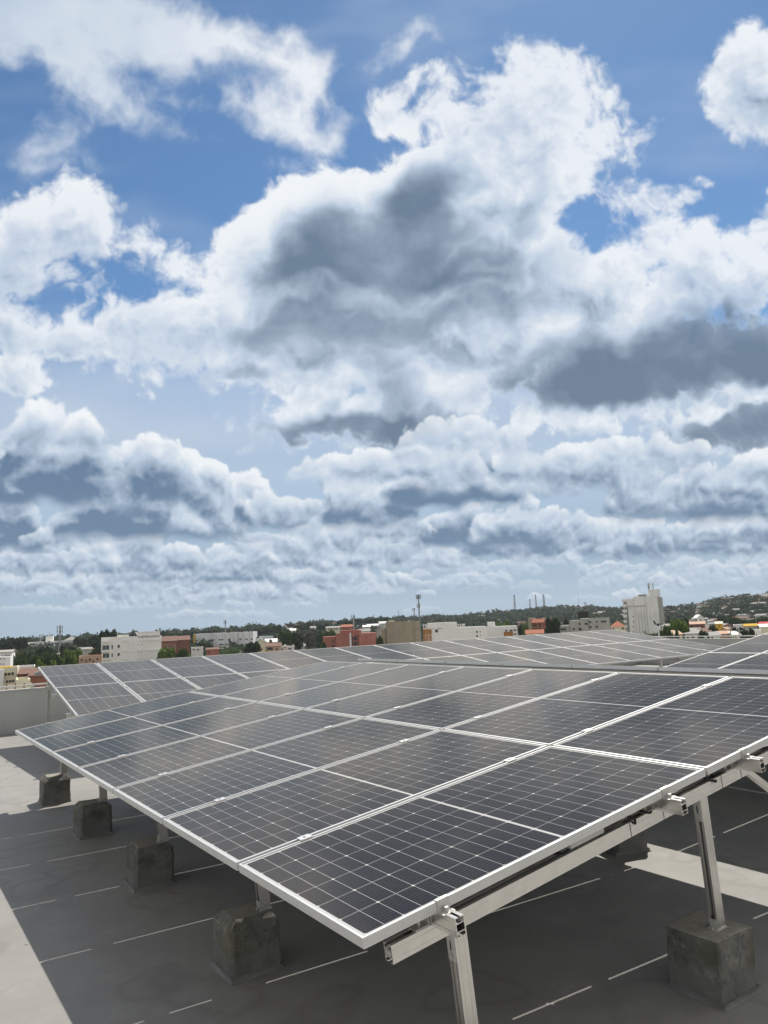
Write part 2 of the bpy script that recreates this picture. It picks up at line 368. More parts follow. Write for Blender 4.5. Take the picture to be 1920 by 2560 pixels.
def weathered(name, col, stain, rough=.85, scale=.25, amount=.5):
    """painted or bare wall: patches, and streaks that run down"""
    m, nt, b = newmat(name); t = NT(nt); tc = t.n('ShaderNodeTexCoord')
    mp = t.n('ShaderNodeMapping'); mp.inputs['Scale'].default_value = (1, 1, .12); t.l(tc.outputs['Object'], mp.inputs[0])
    st = t.noise(mp.outputs[0], scale*5, 5, .6); pa = t.noise(tc.outputs['Object'], scale, 5, .6)
    f = t.m('MULTIPLY', t.m('ADD', st, pa), .5)
    r = t.ramp(f, [(.46, col), (.76, tuple(c*(1-amount)+s*amount for c, s in zip(col, stain)))])
    g = t.noise(tc.outputs['Object'], scale*30, 3)
    c = t.mix(t.m('MULTIPLY', g, .10), r, tuple(c*.6 for c in col))
    t.l(c, b.inputs['Base Color']); b.inputs['Roughness'].default_value = rough; b.inputs['Specular IOR Level'].default_value = .25
    return m
M_ALU = plain('aluminium', (.80, .785, .75), .27, .95, .06, 20)
M_FRAME = plain('anodised_frame', (.72, .72, .705), .40, .60, .04, 14)
M_BOLT = plain('bolt_steel', (.5, .5, .5), .35, .9, .1, 60)
M_PLATE = plain('galvanised_plate', (.66, .65, .61), .5, .7, .08, 30)
M_BLACK = plain('black_plastic', (.015, .015, .016), .55, 0, .1, 30)
M_BACK = plain('backsheet', (.55, .55, .54), .6, 0, .05, 10)
def roof_mat():
    m, nt, b = newmat('roof_membrane'); t = NT(nt); tc = t.n('ShaderNodeTexCoord'); P = tc.outputs['Object']
    big = t.noise(P, .35, 4); mid = t.noise(P, 2.2, 6, .65); fin = t.noise(P, 60, 3); ston = t.noise(P, 420, 2)
    f = t.m('ADD', t.m('MULTIPLY', big, .5), t.m('MULTIPLY', mid, .5))
    c = t.ramp(f, [(.32, (.240, .232, .213)), (.5, (.290, .281, .259)), (.70, (.33, .32, .293))])
    # scuffs and grit specks
    v = t.n('ShaderNodeTexVoronoi'); v.inputs['Scale'].default_value = 3.1; t.l(P, v.inputs['Vector'])
    speck = t.m('LESS_THAN', v.outputs['Distance'], .028)
    c = t.mix(t.m('MULTIPLY', speck, .7), c, (.06, .058, .055))
    v2 = t.n('ShaderNodeTexVoronoi'); v2.inputs['Scale'].default_value = 1.7; t.l(P, v2.inputs['Vector'])
    c = t.mix(t.m('MULTIPLY', t.m('LESS_THAN', v2.outputs['Distance'], .013), .8), c, (.62, .61, .58))
    mp = t.n('ShaderNodeMapping'); mp.inputs['Scale'].default_value = (.35, 3.0, 1); mp.inputs['Rotation'].default_value = (0, 0, .5); t.l(P, mp.inputs[0])
    sc = t.noise(mp.outputs[0], 2.0, 6, .7)
    c = t.mix(t.ramp(sc, [(.62, (0, 0, 0)), (.72, (.25, .25, .25))]), c, (.20, .195, .183))
    pud = t.noise(P, .9, 3, .5); ring = t.m('SUBTRACT', 1.0, t.m('MINIMUM', t.m('MULTIPLY', t.m('ABSOLUTE', t.m('SUBTRACT', pud, .56)), 38.0), 1.0))
    c = t.mix(t.m('MULTIPLY', ring, .34), c, (.17, .163, .145))
    blo = t.noise(P, 5.5, 6, .7); c = t.mix(t.ramp(blo, [(.56, (0, 0, 0)), (.74, (.42, .42, .42))]), c, (.40, .385, .35))
    t.l(c, b.inputs['Base Color']); b.inputs['Roughness'].default_value = .62; b.inputs['Specular IOR Level'].default_value = .3
    h = t.m('ADD', t.m('MULTIPLY', fin, .5), t.m('MULTIPLY', ston, .5)); t.bump(h, b, .25, .004)
    return m
M_ROOF = roof_mat()
def block_mat():
    m, nt, b = newmat('mossy_concrete'); t = NT(nt); tc = t.n('ShaderNodeTexCoord'); P = tc.outputs['Object']
    oi = t.n('ShaderNodeObjectInfo'); ad = t.n('ShaderNodeVectorMath', operation='ADD'); cx = t.n('ShaderNodeCombineXYZ')
    t.l(t.m('MULTIPLY', oi.outputs['Random'], 30.0), cx.inputs[0]); t.l(P, ad.inputs[0]); t.l(cx.outputs[0], ad.inputs[1]); Q = ad.outputs[0]
    a = t.noise(Q, 9, 6, .65); bb = t.noise(Q, 26, 5, .6); cc = t.noise(Q, 4, 4)
    c = t.ramp(a, [(.28, (.080, .078, .068)), (.43, (.135, .132, .117)), (.58, (.20, .195, .172)), (.74, (.33, .32, .285))])
    c = t.mix(t.ramp(bb, [(.62, (0, 0, 0)), (.70, (.8, .8, .8))]), c, (.30, .285, .24))
    c = t.mix(t.ramp(cc, [(.5, (0, 0, 0)), (.62, (.55, .55, .55))]), c, (.13, .125, .075))
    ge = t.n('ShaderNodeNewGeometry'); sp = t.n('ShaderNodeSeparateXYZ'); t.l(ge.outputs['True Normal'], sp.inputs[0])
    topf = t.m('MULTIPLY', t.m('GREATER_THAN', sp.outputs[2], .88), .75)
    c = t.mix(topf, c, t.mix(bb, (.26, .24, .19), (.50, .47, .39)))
    vv = t.n('ShaderNodeTexVoronoi'); vv.inputs['Scale'].default_value = 34; t.l(Q, vv.inputs['Vector']); c = t.mix(t.m('MULTIPLY', t.m('LESS_THAN', vv.outputs['Distance'], .16), .6), c, (.03, .03, .027))
    zz = t.n('ShaderNodeSeparateXYZ'); t.l(P, zz.inputs[0])
    pf = t.m('ADD', zz.outputs[2], t.m('MULTIPLY', t.m('SUBTRACT', t.noise(Q, 7, 5, .6), .5), .16))
    paint = t.ramp(pf, [(.095, (1, 1, 1)), (.135, (0, 0, 0))])
    coat = t.ramp(a, [(.3, (.15, .146, .135)), (.7, (.225, .22, .205))])
    c = t.mix(t.m('MULTIPLY', paint, .88), c, coat)
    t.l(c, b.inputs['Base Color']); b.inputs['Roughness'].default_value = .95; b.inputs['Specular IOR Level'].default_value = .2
    t.bump(t.m('ADD', a, bb), b, .7, .012)
    return m
M_BLOCK = block_mat()
M_SKIRT = plain('membrane_upturn', (.20, .195, .182), .65, 0, .18, 9, .3, .3)
# panel sizes
PW, PL, PT = .9885, 1.984, .035
def cell_mat():
    m, nt, b = newmat('solar_cells'); t = NT(nt); tc = t.n('ShaderNodeTexCoord'); sp = t.n('ShaderNodeSeparateXYZ'); t.l(tc.outputs['Object'], sp.inputs[0])
    x, y, z = sp.outputs
    HX = (PL/2-.011-.013-.007)/12; CY = (PW-.022-.026)/6
    ax = t.m('ABSOLUTE', x); u = t.m('MULTIPLY', t.m('SUBTRACT', ax, .007), 1/HX); w = t.m('MULTIPLY', t.m('ADD', y, CY*3), 1/CY)
    def dist(f, pitch):
        fr = t.m('FRACT', f); return t.m('MULTIPLY', t.m('MINIMUM', fr, t.m('SUBTRACT', 1.0, fr)), pitch)
    du = dist(u, HX); dw = dist(w, CY); d2 = dist(t.m('MULTIPLY', u, .5), HX*2)
    lt = lambda a, k: t.m('LESS_THAN', a, k)
    gt = lambda a, k: t.m('GREATER_THAN', a, k)
    mx = lambda *a: a[0] if len(a) == 1 else t.m('MAXIMUM', a[0], mx(*a[1:]))
    line = mx(lt(du, .0009), lt(dw, .0009), lt(t.m('ADD', d2, dw), .0085), lt(ax, .0075), gt(ax, HX*12+.007), gt(t.m('ABSOLUTE', y), CY*3))
    bus = lt(dist(t.m('ADD', t.m('MULTIPLY', w, 9.0), .5), CY/9), .00055)
    fing = lt(dist(t.m('MULTIPLY', ax, 1/.0032), .0032), .00030)
    wn = t.n('ShaderNodeTexWhiteNoise', noise_dimensions='3D'); cv = t.n('ShaderNodeCombineXYZ')
    t.l(t.m('FLOOR', t.m('MULTIPLY', x, 1/HX)), cv.inputs[0]); t.l(t.m('FLOOR', w), cv.inputs[1]); oi = t.n('ShaderNodeObjectInfo'); t.l(t.m('MULTIPLY', oi.outputs['Random'], 91.0), cv.inputs[2]); t.l(cv.outputs[0], wn.inputs[0])
    cell = t.ramp(wn.outputs[0], [(0, (.0060, .0064, .0125)), (1, (.0090, .0094, .0180))])
    c = t.mix(t.m('MULTIPLY', fing, .10), cell, (.30, .31, .33))
    c = t.mix(t.m('MULTIPLY', bus, .28), c, (.36, .37, .38))
    c = t.mix(line, c, (.52, .515, .50))
    # a thin film of dust, thicker toward the lower edge and in drops
    P = tc.outputs['Object']; ad = t.n('ShaderNodeVectorMath', operation='ADD'); cx = t.n('ShaderNodeCombineXYZ'); t.l(t.m('MULTIPLY', oi.outputs['Random'], 40.0), cx.inputs[1]); t.l(P, ad.inputs[0]); t.l(cx.outputs[0], ad.inputs[1])
    du1 = t.noise(ad.outputs[0], 1.3, 5, .6); du2 = t.noise(ad.outputs[0], 26, 4, .6)
    dust = t.m('MULTIPLY', t.m('MULTIPLY', du1, t.m('ADD', t.m('MULTIPLY', du2, .6), .7)), DUST)
    c = t.mix(dust, c, (.36, .34, .31))
    t.l(c, b.inputs['Base Color'])
    b.inputs['Roughness'].default_value = .7; b.inputs['Specular IOR Level'].default_value = 0.0
    gl = t.n('ShaderNodeBsdfGlossy'); gl.inputs['Color'].default_value = GLASSTINT; t.l(t.m('ADD', t.m('MULTIPLY', du1, .10), GLASSR), gl.inputs['Roughness'])
    fr = t.n('ShaderNodeFresnel'); fr.inputs['IOR'].default_value = GLASSIOR
    mxs = t.n('ShaderNodeMixShader'); t.l(fr.outputs[0], mxs.inputs[0]); t.l(b.outputs[0], mxs.inputs[1]); t.l(gl.outputs[0], mxs.inputs[2])
    t.l(mxs.outputs[0], nt.nodes['Material Output'].inputs['Surface'])
    return m
DUST, GLASSR = .022, .05; GLASSTINT, GLASSIOR = (1.0, .87, .71, 1), 1.42
M_CELL = cell_mat()

# ------------------------------------------------------------------ solar panels
def panel_meshes():
    f = MB(); lip, t, fl = .0095, .0028, .026
    for s in (-1, 1):
        X0, X1 = sorted((s*PL/2, s*(PL/2-lip))); Y0, Y1 = sorted((s*PW/2, s*(PW/2-lip)))
        f.box(X0, X1, -PW/2, PW/2, -t, 0)                                   # top lips
        f.box(-PL/2+lip, PL/2-lip, Y0, Y1, -t, 0)
        X0, X1 = sorted((s*PL/2, s*(PL/2-.003))); f.box(X0, X1, -PW/2, PW/2, -PT, -t)      # side walls
        Y0, Y1 = sorted((s*PW/2, s*(PW/2-.003))); f.box(-PL/2+.003, PL/2-.003, Y0, Y1, -PT, -t)
        X0, X1 = sorted((s*(PL/2-.003), s*(PL/2-fl))); f.box(X0, X1, -PW/2+.003, PW/2-.003, -PT, -PT+.002)   # inner flanges
        Y0, Y1 = sorted((s*(PW/2-.003), s*(PW/2-fl))); f.box(-PL/2+fl, PL/2-fl, Y0, Y1, -PT, -PT+.002)
        for zz in (-.012, -.024):                                           # grooves read as two thin ribs
            X0, X1 = sorted((s*PL/2, s*(PL/2+.0007))); f.box(X0, X1, -PW/2, PW/2, zz-.0012, zz+.0012)
            Y0, Y1 = sorted((s*PW/2, s*(PW/2+.0007))); f.box(-PL/2, PL/2, Y0, Y1, zz-.0012, zz+.0012)
    fm = f.mesh('frame', M_FRAME)
    g = MB(); a, c = PL/2-.0035, PW/2-.0035
    g.add([(-a, -c, -.0040), (a, -c, -.0040), (a, c, -.0040), (-a, c, -.0040)], [(0, 1, 2, 3)], 0)
    g.add([(-a, -c, -.0085), (a, -c, -.0085), (a, c, -.0085), (-a, c, -.0085)], [(3, 2, 1, 0)], 1)
    gm = g.mesh('glass_sheet', [M_CELL, M_BACK], fix=False)
    j = MB()
    j.box(-.05, .05, -.06, .06, -.027, -.0087)
    jm = j.mesh('junction_box', M_BLACK)
    return fm, gm, jm
FM, GM, JM = panel_meshes()
PXP, PYP = 2.004, 1.012
def solar_panel(label, M, group, box=True):
    o = thing('solar_panel', label, 'solar panel', M=M, group=group)
    link('frame', FM, o); link('glass_sheet', GM, o)
    if box: link('junction_box', JM, o)
    return o
def panel_at(F, i, j):
    return F @ Matrix.Translation((j*PXP+PL/2+.010-.010, i*PYP+PW/2, 0))

# ------------------------------------------------------------------ mounting racks
def strut(mb, ax, a0, a1, c, z0, w, h):
    """slotted aluminium strut along x or y, centred at c on the other axis"""
    B = (lambda p0, p1, q0, q1: mb.box(a0, a1, p0, p1, q0, q1)) if ax == 'x' else (lambda p0, p1, q0, q1: mb.box(p0, p1, a0, a1, q0, q1))
    t = .0032
    B(c-w/2, c-w/2+t, z0, z0+h); B(c+w/2-t, c+w/2, z0, z0+h)
    B(c-w/2+t, c+w/2-t, z0+h-.022, z0+h-.022+t)                   # shelf under the upper slot
    B(c-w/2+t, c+w/2-t, z0+.016, z0+.016+t)
    for s in (-1, 1):
        p = sorted((c+s*(w/2-t), c+s*(w/2-t-.011)))
        B(p[0], p[1], z0+h-t, z0+h); B(p[0], p[1], z0, z0+t)       # lips
        q = sorted((c+s*w/2, c+s*(w/2+.0012))); B(q[0], q[1], z0+.012, z0+.0155); B(q[0], q[1], z0+h-.02, z0+h-.0165)   # rib lines
def bolt(mb, x, y, z, r=.007, h=.014): mb.cyl((x, y, z), (x, y, z+h), r, r, 6)
def clamp_meshes():
    e = MB(); e.box(-.026, .026, -.004, .012, .0, .004); e.box(-.026, .026, -.004, .0, -.040, .0); e.box(-.026, .026, -.034, -.004, -.040, -.036)
    e.cyl((0, -.019, -.036), (0, -.019, -.020), .008, .008, 6)
    m = MB(); m.box(-.030, .030, -.0235, .0235, .0005, .0045); m.box(-.030, .030, -.0065, .0065, -.034, .0005); m.cyl((0, 0, .0045), (0, 0, .010), .0065, .0065, 6)
    b = MB(); b.box(-.085, -.022, -.020, .020, .0, .005); b.box(-.027, -.022, -.020, .020, .005, .064); b.cyl((-.055, 0, .005), (-.055, 0, .022), .0075, .0075, 6)
    return e.mesh('end_clamp', M_PLATE), m.mesh('mid_clamp', M_FRAME), b.mesh('angle_bracket', M_PLATE)
EC, MC, AB = clamp_meshes()
RAIL_H, BEAM_H = .065, .062
def rack(name, label, F, nu, rows, beams, legs, zfloor, group=None, leg_dx=.0, splices=(), minimal=False, x_lo=.14):
    """rails run along local y under the panels, beams along local x under the rails, legs stand on the floor"""
    o = thing(name, label, 'mounting rack', M=F, group=group)
    rx = [r*PXP+q for r in range(rows) for q in (.335, 1.660)]
    zr = -PT-RAIL_H; zb = zr-BEAM_H
    y0, y1 = -.085, nu*PYP-.0235+.085
    for x in rx:
        m = MB(); strut(m, 'y', y0, y1, x, zr, .040, RAIL_H); m.build('rail', M_ALU, o)
    for c in beams:
        ends = [x_lo] + list(splices) + [rows*PXP-.16]
        for a, b in zip(ends[:-1], ends[1:]):
            m = MB(); strut(m, 'x', a+.003*(a != ends[0]), b-.003*(b != ends[-1]), c, zb, .046, BEAM_H)
            if splices and not minimal: m.box(max(a-.04, ends[0]), min(b+.04, ends[-1]), c-.018, c+.018, zb+.021, zb+BEAM_H-.024)
            m.build('beam', M_ALU, o)
        if not minimal:
            for x in rx: link('angle_bracket', AB, o, (x, c, zr))
    for x in rx:
        for k in range(nu+1):
            if k in (0, nu):
                q = link('end_clamp', EC, o, (x, -.0005 if k == 0 else nu*PYP-.0235+.0005, 0), 0 if k == 0 else math.pi)
            else: link('mid_clamp', MC, o, (x, k*PYP-.01175, 0))
    Fi = F.inverted(); feet = []
    for c in beams:
        for x in legs:
            top = F @ Vector((x, c, zb)); foot = Vector((top.x+leg_dx, top.y, zfloor+.285))
            a = Fi @ top; f = Fi @ foot; feet.append(Vector((foot.x, foot.y, zfloor)))
            d = (a-f); L = d.length; d.normalize()
            ya = Vector((0, 1, 0)); xa = ya.cross(d).normalized(); ya = d.cross(xa)
            Mt = Matrix(((xa.x, ya.x, d.x, f.x), (xa.y, ya.y, d.y, f.y), (xa.z, ya.z, d.z, f.z), (0, 0, 0, 1)))
            m = MB(); t = .0032
            # channel: web on the viewer's side, open slot on the low side
            m.box(-.030, .030, -.022, -.022+t, 0, L, 0, Mt); m.box(-.030, .030, .022-t, .022, 0, L, 0, Mt)
            m.box(.030-t, .030, -.022+t, .022-t, 0, L, 0, Mt); m.box(-.012, -.012+t, -.022+t, .022-t, 0, L, 0, Mt)
            for s in (-1, 1):
                p = sorted((s*(.022-t), s*(.022-t-.009))); m.box(-.030, -.030+t, p[0], p[1], 0, L, 0, Mt)
                q = sorted((s*.022, s*.0232)); m.box(-.016, -.012, q[0], q[1], 0, L, 0, Mt); m.box(.012, .016, q[0], q[1], 0, L, 0, Mt)
            lg = m.build('leg', M_ALU, o)
            p = MB(); p.box(-.052, .034, -.030, .030, 0, .006, 0, Mt); p.box(-.0345, -.0305, -.018, .018, .006, .05, 0, Mt)
            p.cyl(Mt @ Vector((-.044, 0, .006)), Mt @ Vector((-.044, 0, .02)), .006, .006, 6); p.build('base_plate', M_PLATE, lg)
            if not minimal:
                h = MB(); h.box(-.0350, -.0305, -.019, .019, L-.105, L-.001, 0, Mt); h.box(-.06, -.0350, -.019, .019, L-.005, L-.001, 0, Mt)
                h.cyl(Mt @ Vector((-.044, 0, L-.085)), Mt @ Vector((-.0350, 0, L-.085)), .008, .008, 6)
                h.box(-.0356, -.0350, -.003, .003, L-.068, L-.035, 1, Mt); h.build('head_bracket', [M_PLATE, M_BLACK], lg)
    return o, feet
# ------------------------------------------------------------------ roof terrace
TILT1, TILT2, AZ2 = math.radians(6.984), math.radians(7.680), math.radians(-2.543)
ROOF_X0, ROOF_X1, ROOF_Y0, ROOF_Y1 = -14.0, 20.2, -12.0, 13.87
def roof_deck():
    m = MB(); m.box(ROOF_X0, ROOF_X1+.18, ROOF_Y0, ROOF_Y1+.18, -16.5, 0.0)
    o = m.build('roof_deck', M_ROOF); tag(o, 'grey waterproofed flat roof under the solar arrays', 'roof', kind='structure')
roof_deck()
M_PARA = weathered('parapet_paint', (.52, .52, .49), (.32, .32, .28), .8, .5, .5)
M_COPE = plain('parapet_coping', (.52, .51, .48), .8, 0, .12, 3)
M_PIPE = plain('pale_conduit', (.62, .61, .57), .5, 0, .06, 10)
def parapet(label, x0, x1, y0, y1, cope):
    o = thing('parapet_wall', label, 'wall', ((x0+x1)/2, (y0+y1)/2, 0))
    cx, cy = (x0+x1)/2, (y0+y1)/2
    m = MB(); m.box(x0-cx, x1-cx, y0-cy, y1-cy, 0.003, .80); m.build('wall_body', M_PARA, o)
    m = MB(); m.box(x0-cx-cope[0], x1-cx+cope[0], y0-cy-cope[1], y1-cy+cope[1], .80, .825); m.build('coping', M_COPE, o)
    return o
parapet('low grey parapet wall behind the far back array', ROOF_X0, ROOF_X1+.18, ROOF_Y1, ROOF_Y1+.15, (0, .012))
parapet('low parapet at the far right end of the roof, pale coping on top', ROOF_X1, ROOF_X1+.15, ROOF_Y0, ROOF_Y1-.02, (.012, 0))
m = MB()
for a, b in zip([(-8, 13.94, .875), (.55, 13.94, .875), (2.05, 13.94, .90), (2.12, 13.94, .86)], [(.55, 13.94, .875), (2.05, 13.94, .90), (2.12, 13.94, .86), (2.12, 13.94, .80)]): m.cyl(a, b, .016, n=8)
for x in (-6, -4, -2, .2, 1.3): m.box(x-.02, x+.02, 13.90, 13.98, .822, .882)
tag(m.build('conduit_pipe', M_PIPE), 'pale conduit pipe running along the top of the left parapet', 'pipe')
m = MB(); m.cyl((20.28, -2, .90), (20.28, 13.6, .90), .016, n=6)
for y in (1, 4, 7, 9.2, 11.4, 13): m.box(20.25, 20.31, y-.03, y+.03, .822, .905)
tag(m.build('handrail_pipe', M_PIPE), 'thin pale pipe along the coping of the far right parapet', 'pipe')

# ------------------------------------------------------------------ concrete feet
def block_mesh(seed):
    rnd = random.Random(seed); bm = bmesh.new(); bmesh.ops.create_cube(bm, size=1)
    for v in bm.verts: v.co = Vector((v.co.x*.285, v.co.y*.285, (v.co.z+.5)*.285))
    top = [e for e in bm.edges if all(v.co.z > .2 for v in e.verts)]; side = [e for e in bm.edges if abs(e.verts[0].co.z-e.verts[1].co.z) > .1]
    bmesh.ops.bevel(bm, geom=top, offset=(.040, .014, .046, .036)[seed-1], segments=1 if seed != 2 else 2, profile=.6, affect='EDGES')
    side = [e for e in bm.edges if abs(e.verts[0].co.z-e.verts[1].co.z) > .15]
    bmesh.ops.bevel(bm, geom=side, offset=(.020, .008, .016, .024)[seed-1], segments=1, affect='EDGES')
    bmesh.ops.subdivide_edges(bm, edges=bm.edges[:], cuts=3, use_grid_fill=True)
    from mathutils import noise
    for v in bm.verts:
        p = v.co*9 + Vector((seed*7.1, 0, 0)); q = v.co*28 + Vector((0, seed*3.3, 0))
        k = min(1, v.co.z/.05)
        n = v.co.copy(); n.z = 0; n = n.normalized() if n.length > .01 else Vector((0, 0, 0))
        v.co += n*((noise.noise(p)*.009 - .001 + noise.noise(q)*.004)*k); v.co.z += noise.noise(p+Vector((9, 9, 9)))*.007*k
    for f in bm.faces: f.smooth = True
    me = bpy.data.meshes.new('block_body'); bm.to_mesh(me); bm.free(); me.set_sharp_from_angle(angle=math.radians(32)); me.materials.append(M_BLOCK); return me
def skirt_mesh(seed):
    rnd = random.Random(seed); m = MB(); n = 15; h = .026; vs = []; pts = []
    for s in range(4):
        for k in range(n):
            t = -1+2*k/n; pts.append([(t, -1), (1, t), (-t, 1), (-1, -t)][s])
    for i, (px, py) in enumerate(pts):
        r = .2855/2; q = .0030
        vs += [(px*(r+.014), py*(r+.014), .001), (px*(r+q), py*(r+q), .010), (px*(r+q), py*(r+q), h*(.75+.4*rnd.random()))]
    # smooth the ragged edge
    N = len(pts)
    for _ in range(3):
        zs = [vs[3*i+2][2] for i in range(N)]
        for i in range(N): vs[3*i+2] = (*vs[3*i+2][:2], (zs[i-1]+2*zs[i]+zs[(i+1) % N])/4)
    fs = []
    for i in range(N):
        j = (i+1) % N; fs += [(3*i, 3*j, 3*j+1, 3*i+1), (3*i+1, 3*j+1, 3*j+2, 3*i+2)]
    m.add(vs, fs); return m.mesh('membrane_skirt', M_SKIRT, smooth=False)
BLK = [block_mesh(s) for s in (1, 2, 3, 4)]; SKT = [skirt_mesh(s) for s in (1, 2, 3)]
_rb = random.Random(11)
def concrete_block(x, y, label, group, k):
    o = thing('concrete_block', label, 'concrete block', (x, y, 0), group=group, rz=_rb.uniform(-.06, .02))
    link('block_body', BLK[k % 4], o, rz=math.pi/2*(k % 3)); link('membrane_skirt', SKT[k % 3], o, rz=math.pi/2*(k % 4)); return o

# ------------------------------------------------------------------ the arrays
V1 = (math.cos(TILT1), 0, math.sin(TILT1))
F1 = frame((0, 0, .807), V1, (0, 1, 0))
for j in range(2):
    for i in range(7):
        row = ('low left row', 'high row')[j]
        where = ['nearest the camera', 'second from the camera', 'third from the camera', 'fourth from the camera', 'fifth from the camera', 'sixth from the camera', 'at the far end'][i]
        solar_panel('solar panel of the front array, %s, %s' % (row, where), panel_at(F1, i, j), 'panels of the front array')
BE1 = [.085, 1.80, 3.515, 5.23, 6.945]
R1, feet = rack('mounting_rack', 'aluminium rack under the front array, with legs on mossy concrete blocks', F1, 7, 2, BE1, [.44, 2.03, 3.50], 0.0, leg_dx=.04, splices=(1.455, 1.70, 2.20, 2.38))
bl = ['below the near corner', 'second along the left edge', 'third along the left edge', 'fourth along the left edge', 'last along the left edge']
for n, f in enumerate(feet):
    b, l = n//3, n % 3; p = F1 @ f
    p = F1 @ Vector((f.x, f.y, 0)); foot = R1.matrix_world @ Vector((0, 0, 0))
    x = [.41, 2.06, 3.47][l]; y = BE1[b]+.045
    if l == 0: lab = 'mossy concrete block under the front array, ' + bl[b]
    else: lab = 'mossy concrete block under the %s of the front array, %s from the camera' % (('middle', 'high edge')[l-1], ORD[b])
    cb = concrete_block(x, y, lab, 'concrete blocks under the front array', 1 if (b, l) == (0, 1) else (0, 2, 3)[n % 3 if l else b % 3])
    if (b, l) == (1, 2): cb.location = (3.50, 1.77, 0); cb.rotation_euler.z = -.32
m = MB()
A = F1 @ Vector((2.44, .085, -.150)); Bp = Vector((3.46, .02, .33)); m.bar(A, Bp, .03, .03); m.bar(A+Vector((0, -.0, .012)), Bp+Vector((0, 0, .012)), .034, .004)
m = MB(); A = Vector((2.45, .085, -.14)); Bl = F1.inverted() @ Vector((3.52, .10, .33)); m.bar(A, Bl, .030, .030); m.build('brace', M_ALU, R1)
# cables and module box hanging under the near edge
def cable(pts, parent=None, r=.006):
    P = [Vector(p) for p in pts]; P = [P[0]*2-P[1]]+P+[P[-1]*2-P[-2]]; c = []
    for i in range(1, len(P)-2):
        for k in range(6):
            t = k/6; a, b, d, e = P[i-1:i+3]
            c.append(.5*((2*b)+(d-a)*t+(2*a-5*b+4*d-e)*t*t+(3*b-a-3*d+e)*t**3))
    m = MB()
    for a, b in zip(c[:-1], c[1:]): m.cyl(a, b, r, r, 7)
    return m.build('cable', M_BLACK, parent, smooth=True)
cables = thing('cable_run', 'black cables looped under the near edge of the front array', 'cable', M=F1)
cable([(.90, .25, -.045), (.98, .06, -.075), (1.05, .035, -.062), (1.14, .05, -.050), (1.24, .22, -.04)], parent=cables)
cable([(1.36, .20, -.045), (1.43, .06, -.062), (1.47, .045, -.085), (1.49, .06, -.12)], parent=cables)
cable([(1.98, .25, -.04), (2.03, .06, -.06), (2.10, .05, -.095), (2.16, .07, -.11), (2.25, .2, -.05)], parent=cables)
cable([(2.46, .24, -.04), (2.6, .08, -.075), (2.8, .07, -.07), (3.0, .25, -.04)], parent=cables)
cable([(1.50, .20, -.045), (1.56, .05, -.085), (1.62, .06, -.10)], parent=cables, r=.005)
m = MB(); m.box(-.105, .105, -.055, .055, -.028, 0); m.box(-.13, .13, -.03, .03, -.006, 0)
ob = m.build('optimizer_box', M_PARA and M_BACK); tag(ob, 'flat pale module box fixed under the near edge of the front array', 'module box'); ob.matrix_world = F1 @ Matrix.Translation((1.13, .075, -.0355))
# far back array
U2 = (math.cos(AZ2), math.sin(AZ2), 0); V2 = (math.cos(TILT2)*math.sin(AZ2), -math.cos(TILT2)*math.cos(AZ2), -math.sin(TILT2))
F2 = frame((1.136, 12.488, .475+.807), V2, U2)
for j in range(2):
    for i in range(15):
        row = ('upper row', 'lower row')[j]
        solar_panel('solar panel in the %s of the long back array, %s from its left end' % (row, ORD[i]), panel_at(F2, i, j), 'panels of the long back array', box=False)
_, feet = rack('mounting_rack', 'long aluminium rack under the back array before the city view', F2, 15, 2, [.12+1.83*k for k in range(9)], [.55, 3.35], 0.0, minimal=True)
for n, f in enumerate(feet):
    p = F2 @ f
    concrete_block(p.x, p.y, 'concrete block under the %s edge of the back array, %s from its left end' % (('upper', 'lower')[n % 2], ORD[n//2]), 'concrete blocks under the long back array', n+1)
# array that slopes away behind the front one
F4 = frame((4.52, 7.09-8*PYP, .492+.807), (math.cos(TILT1), 0, -math.sin(TILT1)), (0, 1, 0))
for j in range(2):
    for i in range(8):
        lab = 'solar panel seen edge on behind the front array, %s from its far end' % ORD[7-i] if j == 0 else 'low row panel of the sloping away array, %s from its far end' % ORD[7-i]
        solar_panel(lab, panel_at(F4, i, j), 'panels of the array sloping away', box=False)
_, feet = rack('mounting_rack', 'aluminium rack under the array that slopes away behind the front one', F4, 8, 2, [.94+1.86*k for k in range(4)], [.27, 2.03, 3.55], 0.0, minimal=True)
for n, f in enumerate(feet):
    p = F4 @ f
    concrete_block(p.x, p.y, 'concrete block under the array sloping away, %s, %s from camera' % (('high side', 'middle', 'low side')[n % 3], ORD[n//3]), 'concrete blocks under the array sloping away', n+2)
# array at the right edge of the picture
F3 = frame((11.381-PXP*math.cos(TILT1), 5.826-5*PYP, .175+.807-PXP*math.sin(TILT1)), V1, (0, 1, 0))
for j in range(3):
    for i in range(5):
        solar_panel('solar panel of the right edge array, %s row up, %s from its left' % (ORD[j], ORD[4-i]), panel_at(F3, i, j), 'panels of the array at the right edge', box=False)
_, feet = rack('mounting_rack', 'aluminium rack under the array at the right edge', F3, 5, 3, [.10+1.62*k for k in range(4)], [.5, 2.6, 4.6, 5.6], 0.0, minimal=True)
for n, f in enumerate(feet):
    p = F3 @ f
    concrete_block(p.x, p.y, 'concrete block under the right edge array, %s from low side, %s from right' % (ORD[n % 4], ORD[n//4]), 'concrete blocks under the array at the right edge', n+3)
